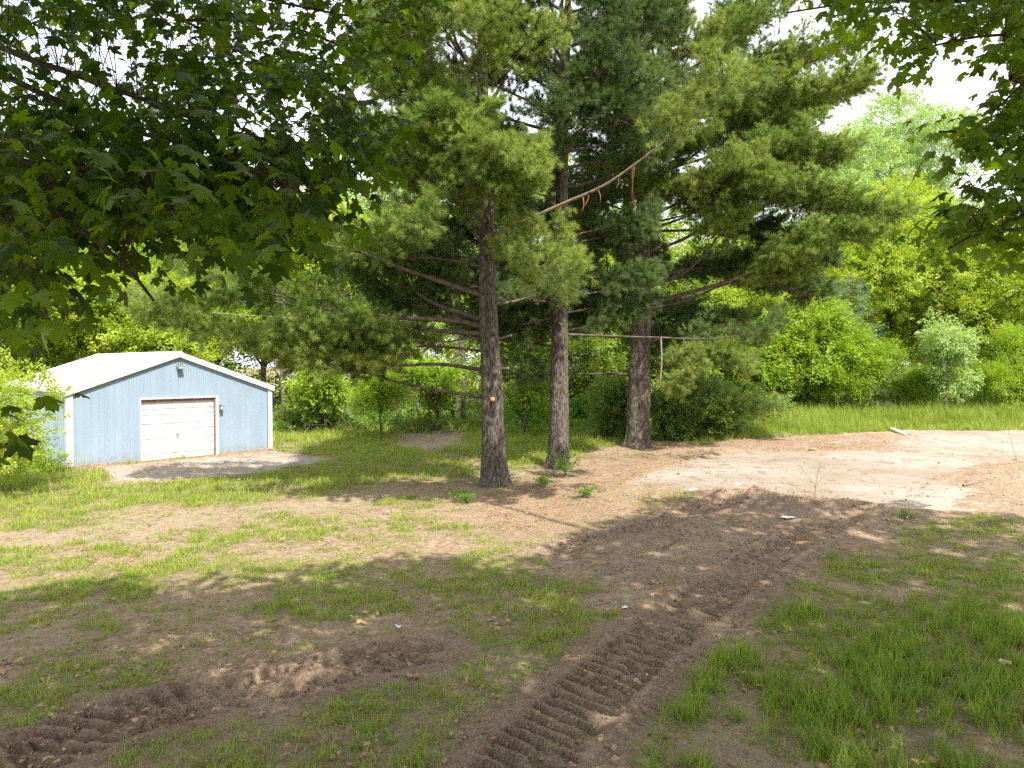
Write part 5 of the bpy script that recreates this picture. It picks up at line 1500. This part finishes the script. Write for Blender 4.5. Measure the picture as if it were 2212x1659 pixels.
def fill_poly(mp, poly, n, d0, d1, gaps, dfun=None):
    x0 = min(p[0] for p in poly); x1 = max(p[0] for p in poly); y0 = min(p[1] for p in poly); y1 = max(p[1] for p in poly)
    out = []
    while len(out) < n:
        px = x0 + (x1 - x0) * R(); py = y0 + (y1 - y0) * R()
        d = d0 + (d1 - d0) * R()
        if dfun: d = dfun(px, py)
        if poly_sd(np.array([px]), np.array([py]), poly)[0] < 2: continue
        if any((px - a) ** 2 + (py - b) ** 2 < r * r for a, b, r in gaps) and R() < 0.93: continue
        out.append(W(px, py - 45, d))
    mp.fill(np.array(out))
fill_poly(ml, POLY_L, 560, 3, 5, GAPS, lambda x, y: (5.4 if y < 200 and x > 450 else 4.3 if y < 300 else 3.7 if y < 480 else 3.2) + (R() - .5) * 1.6)
fill_poly(ml, [(-100, 905), (-60, 905), (-50, 945), (-100, 955)], 3, 2.3, 2.5, [])
fill_poly(ml, [(0, 300), (300, 330), (600, 400), (640, 500), (300, 460), (120, 560), (0, 480)], 60, 3.2, 4.6, GAPS)
ml.finish()
crown_fill(ml.root, ml.org, (-4.2, 1.2, 9.2), (7.6, 7.6, 4.6), 2100, lambda P: (P[:, 2] > 5.2) & (P[:, 2] > 4.6 + 0.62 * P[:, 1]) & shade_limit(P))

mr = Maple('maple with dark glossy leaves reaching in from the right picture edge', (8.0, 3.6, 0))
RB = [
    [(2260, 20, 5.0), (2150, 20, 5.0), (2020, 18, 5.1), (1900, 22, 5.2), (1800, 30, 5.3), (1700, 45, 5.4)],
    [(2260, 90, 4.6), (2160, 80, 4.6), (2060, 90, 4.7), (1980, 110, 4.8)],
    [(2260, 250, 4.2), (2180, 280, 4.2), (2100, 290, 4.3), (2030, 290, 4.4)],
    [(2300, 440, 4.2), (2200, 490, 4.2), (2100, 500, 4.2), (2030, 530, 4.3)],
    [(2260, 380, 4.2), (2200, 400, 4.2), (2180, 420, 4.2)],
    [(2260, 160, 4.0), (2200, 180, 4.0), (2150, 230, 4.0)],
]
trunk_mesh(np.array([[0, 0, -0.1], [-0.1, 0, 3], [-0.2, 0.2, 6], [-0.3, 0.3, 10], [-0.4, 0.3, 14]]), [0.32, 0.27, 0.22, 0.13, 0.03], M['maple_bark'], 'trunk', mr.root, seg=24, step=0.2, flare=0.4)
for b in RB:
    pts = [W(*q) for q in b]
    st = np.array([7.9, 3.6, max(2.6, pts[0][2] - 0.4)])
    mr.limb([st, (st + pts[0]) / 2 + np.array([0, 0, 0.2])] + pts, 0.045)
GR = [(2080, 110, 22), (2040, 95, 18), (2160, 330, 25), (2150, 400, 25), (2000, 60, 10)]
fill_poly(mr, [(1700, 20), (1860, -10), (2290, -20), (2290, 190), (2200, 190), (2150, 110), (2070, 140), (1990, 150), (1950, 140), (1910, 90), (1840, 70), (1770, 80), (1700, 60)], 105, 4.4, 5.6, GR)
fill_poly(mr, [(2190, 100), (2300, 100), (2300, 560), (2200, 540), (2110, 560), (2030, 540), (2020, 510), (2080, 470), (2190, 440), (2210, 350), (2140, 350), (2040, 320), (2040, 290), (2110, 280), (2185, 220)], 115, 3.7, 4.8, [(2150, 410, 22), (2175, 340, 30)])
mr.finish()
# unseen bough added to cast the shade patch at the left pine's foot
hq = 12.2 + 1.6 * rng.random(330)
bx = rng.normal(size=330) * 1.9 - 2.6; by = 18.9 + rng.normal(size=330) * 0.65
kq = 1 / math.tan(SUN_EL)
shade_bough = np.stack([bx + hq * kq * math.sin(SUN_AZ), by + hq * kq * math.cos(SUN_AZ), hq], 1)
bl = smooth_line([np.array([7.7, 3.9, 9.0]), np.array([5.5, 7.0, 11.6]), np.array([2.5, 10.6, 12.8]), np.array([0.0, 11.6, 13.2])], 0.3)
tbb = Tubes(); tbb.add(bl - mr.org, np.linspace(0.11, 0.02, len(bl)), 6); tbb.build('branch', M['maple_bark'], mr.root)  # added limb carrying the shade-casting leaves
crown_fill(mr.root, mr.org, (8.5, 5.0, 12.0), (7.2, 6.8, 6.5), 1950, lambda P: (P[:, 2] > 5.4) & (P[:, 2] > 5.2 + 0.62 * P[:, 1]) & shade_limit(P), shade_bough)

# the third maple stands behind the camera; its crown gives the shade in the middle of the yard
mm_ = thing('maple_tree', 'maple standing behind the viewpoint whose crown shades the near ground', 'maple tree', (2.2, -4.5, 0))
trunk_mesh(np.array([[0, 0, -0.1], [0.1, 0, 4], [0, 0.4, 8], [0.1, 1.0, 14]]), [0.36, 0.3, 0.22, 0.03], M['maple_bark'], 'trunk', mm_, seg=24, step=0.2, flare=0.4)
crown_fill(mm_, np.array([2.2, -4.5, 0]), (2.4, -0.6, 10.5), (6.5, 7.0, 4.6), 1400, lambda P: (P[:, 2] > 6) & (P[:, 2] > 5.0 + 0.62 * P[:, 1]) & shade_limit(P))

# ------------------------------------------------------------------ grass, litter, clods
def sample_ground(y0, y1, dens):
    w = 0.80 * y1 + 2
    n = int(2 * w * (y1 - y0) * dens)
    x = (rng.random(n) * 2 - 1) * w; y = y0 + (y1 - y0) * rng.random(n)
    k = np.abs(x) < 0.80 * y + 1.5
    return x[k], y[k]

gp = {'g_short': [[], [], []], 'g_tall': [[], [], []], 'g_pale': [[], [], []]}
def addg(k, x, y, z, s):
    if len(x):
        gp[k][0].append(np.stack([x, y, z], 1)); gp[k][1].append(up_rot(len(x), 0.15)); gp[k][2].append(s)
in_garage = lambda x, y: poly_sd(x, y, [tuple(G(143, 1013)), tuple(G(143, 1013) + 7.0 * np.array([.686, .728])), tuple(G(143, 1013) + 7 * np.array([.686, .728]) + 8.9 * np.array([-.728, .686])), tuple(G(143, 1013) + 8.9 * np.array([-.728, .686]))]) > -0.12
for y0, y1, dens, sc in ((4.2, 8, 400, 0.8), (8, 12, 300, 0.9), (12, 18, 160, 1.1), (18, 26, 75, 1.5), (26, 38, 36, 2.1), (38, 52, 9, 3.0)):
    x, y = sample_ground(y0, y1, dens)
    m = masks(x, y); z = ground_z(x, y, m)
    dn = m['g'] ** 1.15 * (0.35 + 0.75 * sstep(0.36, 0.6, fbm(x * 3.5, y * 3.5, 131, 3)))
    keep = (rng.random(len(x)) < dn) & ~in_garage(x, y) & ~((m['slab'] > 0.1) & (z < 0.02) & (y < 36))
    x, y, z = x[keep], y[keep], z[keep]; mk = {k: (v[keep] if isinstance(v, np.ndarray) else v) for k, v in m.items()}
    r = rng.random(len(x))
    tall = (mk['tall'] > 0.5)
    farg = ((mk['far'] > 0.5) | (y > 36))
    sel = tall & (r < 0.50); addg('g_tall', x[sel], y[sel], z[sel], (0.35 + 0.7 * rng.random(sel.sum()) ** 1.5 + 0.6 * fbm(x[sel] * 1.3, y[sel] * 1.3, 141, 2)) * (0.5 + 0.5 * mk['g'][sel]))
    rest = ~sel
    pale = rest & (((rng.random(len(x)) < np.where(x < 3, 0.5, 0.3))) | (farg & (rng.random(len(x)) < 0.5)))
    big = np.where(farg, 1.7, 1.0)
    big = big * np.where(mk['beh'] > 0.5, 1.25, 1.0)
    sz = sc * (0.6 + 0.7 * rng.random(len(x))) * (0.55 + 0.55 * mk['g']) * big * 1.15
    addg('g_pale', x[pale], y[pale], z[pale], sz[pale])
    sh = rest & ~pale
    # some plain tufts are long
    lt = sh & (rng.random(len(x)) < 0.05) & (y < 30)
    addg('g_tall', x[lt], y[lt], z[lt], 0.35 + 0.35 * rng.random(lt.sum()))
    sh = sh & ~lt
    addg('g_short', x[sh], y[sh], z[sh], sz[sh])
for k, nm in (('g_short', 'short_grass'), ('g_tall', 'tall_grass'), ('g_pale', 'pale_grass')):
    o = scatter(nm, k, np.concatenate(gp[k][0]), np.concatenate(gp[k][1]), np.concatenate(gp[k][2]))
    print(nm, len(o.data.vertices))

x, y = sample_ground(24, 50, 22)
m = masks(x, y); z = ground_z(x, y, m)
k = (m['far'] > 0.35) & (rng.random(len(x)) < 0.45 + 0.5 * sstep(0.35, 0.6, m['n1']))
hh = sstep(-0.5, 3.0, poly_sd(x, y, FARGRASS))
x2, y2, z2, h2 = x[k], y[k], z[k], hh[k]
scatter('meadow_grass', 'meadow', np.stack([x2, y2, z2], 1), up_rot(len(x2), 0.12), (0.5 + 1.0 * h2) * (0.6 + 0.6 * rng.random(len(x2))))

def strew(name, cname, specs, weight, tilt=0.15):
    PP = []; RR = []; SS = []
    for y0, y1, dens, s0, s1 in specs:
        x, y = sample_ground(y0, y1, dens); m = masks(x, y); z = ground_z(x, y, m)
        w = weight(m, x, y, z); k = (rng.random(len(x)) < w) & ~in_garage(x, y)
        x, y, z = x[k], y[k], np.maximum(z[k], np.where((m['slab'][k] > 0) & (y[k] < 40), 0.002, -9))
        z = np.where((m['apron'][k] > 0), np.maximum(z, -0.008), z)
        PP.append(np.stack([x, y, z], 1)); RR.append(up_rot(len(x), tilt)); SS.append(s0 + (s1 - s0) * rng.random(len(x)))
    return scatter(name, cname, np.concatenate(PP), np.concatenate(RR), np.concatenate(SS))
strew('leaf_litter', 'litter', ((4.2, 10, 14, 0.5, 1.7), (10, 20, 14, 0.5, 1.25), (20, 34, 5.0, 0.7, 1.5)), lambda m, x, y, z: 0.25 + 0.5 * m['bed'] + 0.4 * (1 - m['g']) * (m['n2'] > 0.5) - 0.3 * (m['slab'] > 0.3) * (z < 0))
strew('wood_chips', 'litter', ((4.2, 10, 30, 0.22, 0.5), (10, 20, 18, 0.3, 0.65), (20, 34, 6, 0.5, 1.0)), lambda m, x, y, z: np.clip(0.2 + 0.8 * (1 - m['g']) * (m['n2'] > 0.42) - 0.6 * (m['slab'] > 0.3) * (z < 0), 0, 1), 0.3)
strew('low_weeds', 'weed', ((4.2, 10, 5, 0.14, 0.34), (10, 20, 2.5, 0.18, 0.45), (20, 32, 1.5, 0.3, 0.7)), lambda m, x, y, z: np.clip(m['g'] * 1.1 * (m['n1'] > 0.45) + 0.04, 0, 1), 0.5)
strew('straw_litter', 'straw', ((4.2, 10, 40, 0.7, 1.3), (10, 20, 24, 0.9, 1.8), (20, 32, 5, 1.2, 2.4)), lambda m, x, y, z: np.clip(0.75 - 0.8 * (m['slab'] > 0.3) * (z < 0), 0, 1))
strew('pine_needle_litter', 'needlelit', ((11, 20, 22, 0.8, 1.5), (20, 34, 12, 1.2, 2.2)), lambda m, x, y, z: m['bed'] * 0.9 + 0.06)
strew('soil_clods', 'clod', ((4.2, 10, 120, 0.004, 0.026), (10, 20, 50, 0.008, 0.035), (20, 36, 2, 0.02, 0.05)), lambda m, x, y, z: np.clip(np.maximum.reduce([m['inA'], m['inB'] * 0.8, m['inC'], m['dark']]) * 0.8 * (m['n2'] > 0.42) + 0.04, 0, 1), 0.6)

# ------------------------------------------------------------------ small things
def gz(x, y): return float(ground_z(np.array([x]), np.array([y]))[0])

def scrap(label, px, py, w, l, h, rot, m='white_scrap', name='scrap', cat='litter', up=0.0, seed=0):
    """crumpled thin piece with a folded edge"""
    g = G(px, py); rs = np.random.default_rng(int(px + py))
    nx, ny = 6, 4; V = []; Fc = []
    for k in (0, 1):
        for j in range(ny):
            for i in range(nx):
                u, v = i / (nx - 1) - 0.5, j / (ny - 1) - 0.5
                z = h * (0.6 * math.sin(u * 5 + px) * (v + .5) + 0.5 * rs.random()) + 0.5 * h
                V.append((u * l * (1 - 0.35 * abs(v)) + rs.normal() * l * 0.03, v * w * (1 - 0.5 * abs(u)) + rs.normal() * w * 0.04, z - 0.006 * k if k == 0 else V[j * nx + i][2] - 0.006))
    n = nx * ny
    for j in range(ny - 1):
        for i in range(nx - 1):
            a = j * nx + i; Fc.append((a, a + 1, a + nx + 1, a + nx)); Fc.append((n + a, n + a + nx, n + a + nx + 1, n + a + 1))
    per = [i for i in range(nx)] + [j * nx + nx - 1 for j in range(1, ny)] + [(ny - 1) * nx + i for i in range(nx - 2, -1, -1)] + [j * nx for j in range(ny - 2, 0, -1)]
    for a, b in zip(per, per[1:] + per[:1]): Fc.append((a, n + a, n + b, b))
    o = mesh_obj(name, V, Fc, M[m]); o.location = (g[0], g[1], gz(*g) + 0.01 + up); o.rotation_euler = (0, 0, rot)
    o['label'] = label; o['category'] = cat
    return o
scrap('white plastic scrap on the left end of the dark soil heap', 1495, 1071, 0.14, 0.34, 0.05, 0.1, up=0.04)
scrap('small white stone-like scrap on top of the dark soil heap', 1598, 1073, 0.14, 0.16, 0.06, 0.6, up=0.10)
scrap('flat grey white board scrap on the scraped soil below the concrete', 1705, 1120, 0.22, 0.30, 0.02, 0.5, up=0.02)
scrap('white paper scrap in the middle of the near left soil', 858, 1363, 0.06, 0.09, 0.05, 1.2)
scrap('white scrap by the small grass patch right of centre', 1352, 1300 + 20, 0.05, 0.10, 0.02, 0.3)
scrap('white bit of litter on the grass edge below the concrete', 2175, 1437, 0.05, 0.08, 0.02, 0.3)
scrap('pale dry maple leaf standing up beside the near track', 890, 1476, 0.10, 0.13, 0.05, 0.4, m='litter', cat='leaf', name='dry_leaf')
scrap('pale curled leaf on the right near track', 1330, 1452, 0.09, 0.12, 0.05, 1.4, m='litter', cat='leaf', name='dry_leaf')
scrap('pale green stone in the near left track', 620, 1507, 0.05, 0.10, 0.03, 0.4, m='concrete', cat='stone', name='stone')
scrap('pale brown leaf at the far end of the needle bed by the slab', 1752, 975, 0.2, 0.5, 0.08, 0.3, m='litter', cat='bark', name='bark_piece')

# white pipe lying beyond the concrete
g1, g2 = G(1930, 930), G(1956, 941)
q = np.array([[*G(1928, 931), 0.10], [*G(1942, 936), 0.08], [*G(1958, 941), 0.05]])
tb = Tubes(); tb.add(q, [0.085, 0.08, 0.03], 10); o = tb.build('pipe', M['white_scrap']); o['label'] = 'white plastic pipe lying at the far edge of the concrete'; o['category'] = 'pipe'

def stick(label, pix, r, d=None, name='stick', m='dead_wood', up=0.03):
    pts = []
    for px, py in pix:
        g = G(px, py); pts.append([g[0], g[1], max(gz(*g), 0) + up])
    q = smooth_line(pts, 0.08); q = q + rng.normal(size=q.shape) * 0.004
    tb = Tubes(); tb.add(q, r * (1 - 0.6 * np.linspace(0, 1, len(q))), 6)
    o = tb.build(name, M[m]); o['label'] = label; o['category'] = 'stick'
    return o
stick('brown crooked stick lying between the two track prints', [(1437, 1188), (1455, 1178), (1470, 1160), (1480, 1150)], 0.022)
stick('thin pale stick lying on the needle bed left of the tracks', [(1400, 1110 - 10), (1440, 1107), (1490, 1106 - 4)], 0.010)
stick('short dark stick in the sunny grass beyond the concrete', [(1640, 927), (1652, 921), (1668, 914)], 0.035, up=0.25)
stick('pale splintered wood piece on the right soil', [(2085, 1052), (2100, 1050), (2120, 1048)], 0.03)
stick('broken upright stick on the scraped soil at right', [(1960, 1130), (1966, 1126), (1972, 1120)], 0.02, up=0.08)

def weed_plant(label, px, py, h, n, kind='weed', spread=0.25, scl=0.8):
    g = G(px, py); root = thing('weed_plant', label, 'plant', (g[0], g[1], gz(*g)))
    tb = Tubes(); P = []; D = []
    for i in range(n):
        a = R() * 6.28; hh = h * (0.4 + 0.6 * R()); r = spread * R()
        e = np.array([math.cos(a) * r, math.sin(a) * r, hh])
        q = smooth_line([np.zeros(3), e * [0.3, 0.3, 0.6], e], 0.1); tb.add(q, np.linspace(0.007, 0.002, len(q)), 4)
        for j in range(3):
            P.append(q[-1 - j * (len(q) // 5)]); D.append([math.cos(a + j), math.sin(a + j), 0.3])
    tb.build('stems', M['weed'], root)['kind'] = 'stuff'
    scatter('foliage', kind, np.array(P), dir_rot(np.array(D), 0.4), scl * (0.7 + 0.5 * rng.random(len(P))), root)
weed_plant('leafy green weed at the foot of the middle pine', 1222, 1032, 0.75, 10, spread=0.35, scl=0.9)
weed_plant('low green weed left of the leafy one by the middle pine', 1180, 1052, 0.25, 7, spread=0.35, scl=0.7)
weed_plant('small green weed on the bare needle bed right of the left pine', 1270, 1075, 0.22, 6, spread=0.4, scl=0.6)
weed_plant('dark green weed on the soil at right', 1962, 1122, 0.18, 6, spread=0.12, scl=0.45)
weed_plant('small weed tuft on sunny ground right below the left pine', 1006, 1085, 0.22, 7, spread=0.2, scl=0.6, kind='weed')

# bare sapling on the edge of the concrete
def sapling():
    g = G(1762, 1092); root = thing('bare_sapling', 'thin leafless sapling standing at the front edge of the concrete', 'sapling', (g[0], g[1], 0))
    tb = Tubes()
    tb.add(smooth_line([(0, 0, 0), (0.02, 0, 0.4), (0.08, 0, 0.8), (0.13, 0, 1.05)], 0.1), np.linspace(0.008, 0.003, len(smooth_line([(0, 0, 0), (0.02, 0, 0.4), (0.08, 0, 0.8), (0.13, 0, 1.05)], 0.1))), 4)
    tb.build('stem', M['dead_wood'], root)
    for e in ((-0.35, 0.05, 0.95), (0.3, 0.1, 0.75), (-0.2, 0, 0.6)):
        t = Tubes(); q = smooth_line([(0.03, 0, 0.42), (e[0] * .5, e[1] * .5, e[2] * .75), e], 0.1); t.add(q, np.linspace(0.005, 0.002, len(q)), 4); t.build('twig', M['dead_wood'], root)
    P = rng.normal(size=(5, 3)) * 0.1 + [0.0, 0, 0.9]
    scatter('foliage', 'weed', P, up_rot(5), 0.25 + 0 * P[:, 0], root)
sapling()

# overhead cables beyond the garage
def cable(label, pts, r=0.010):
    p = [W(*q) for q in pts]; q = smooth_line(p, 1.0)
    tb = Tubes(); tb.add(q, np.full(len(q), r), 5); o = tb.build('overhead_cable', M['wire']); o['label'] = label; o['category'] = 'cable'
cable('pale overhead cable crossing from the left edge behind the garage and pines', [(-200, 575, 33.5), (87, 624, 33.2), (187, 640, 33), (367, 666, 32.6), (617, 686, 32.2), (820, 693, 32), (1000, 690, 31.8), (1150, 680, 31.6), (2400, 560, 30.0)] if False else [(-200, 575, 33.5), (87, 624, 33.2), (367, 666, 32.6), (617, 686, 32.2), (820, 693, 32.0), (985, 690, 31.8)], 0.011)
print('objects', len(bpy.data.objects))
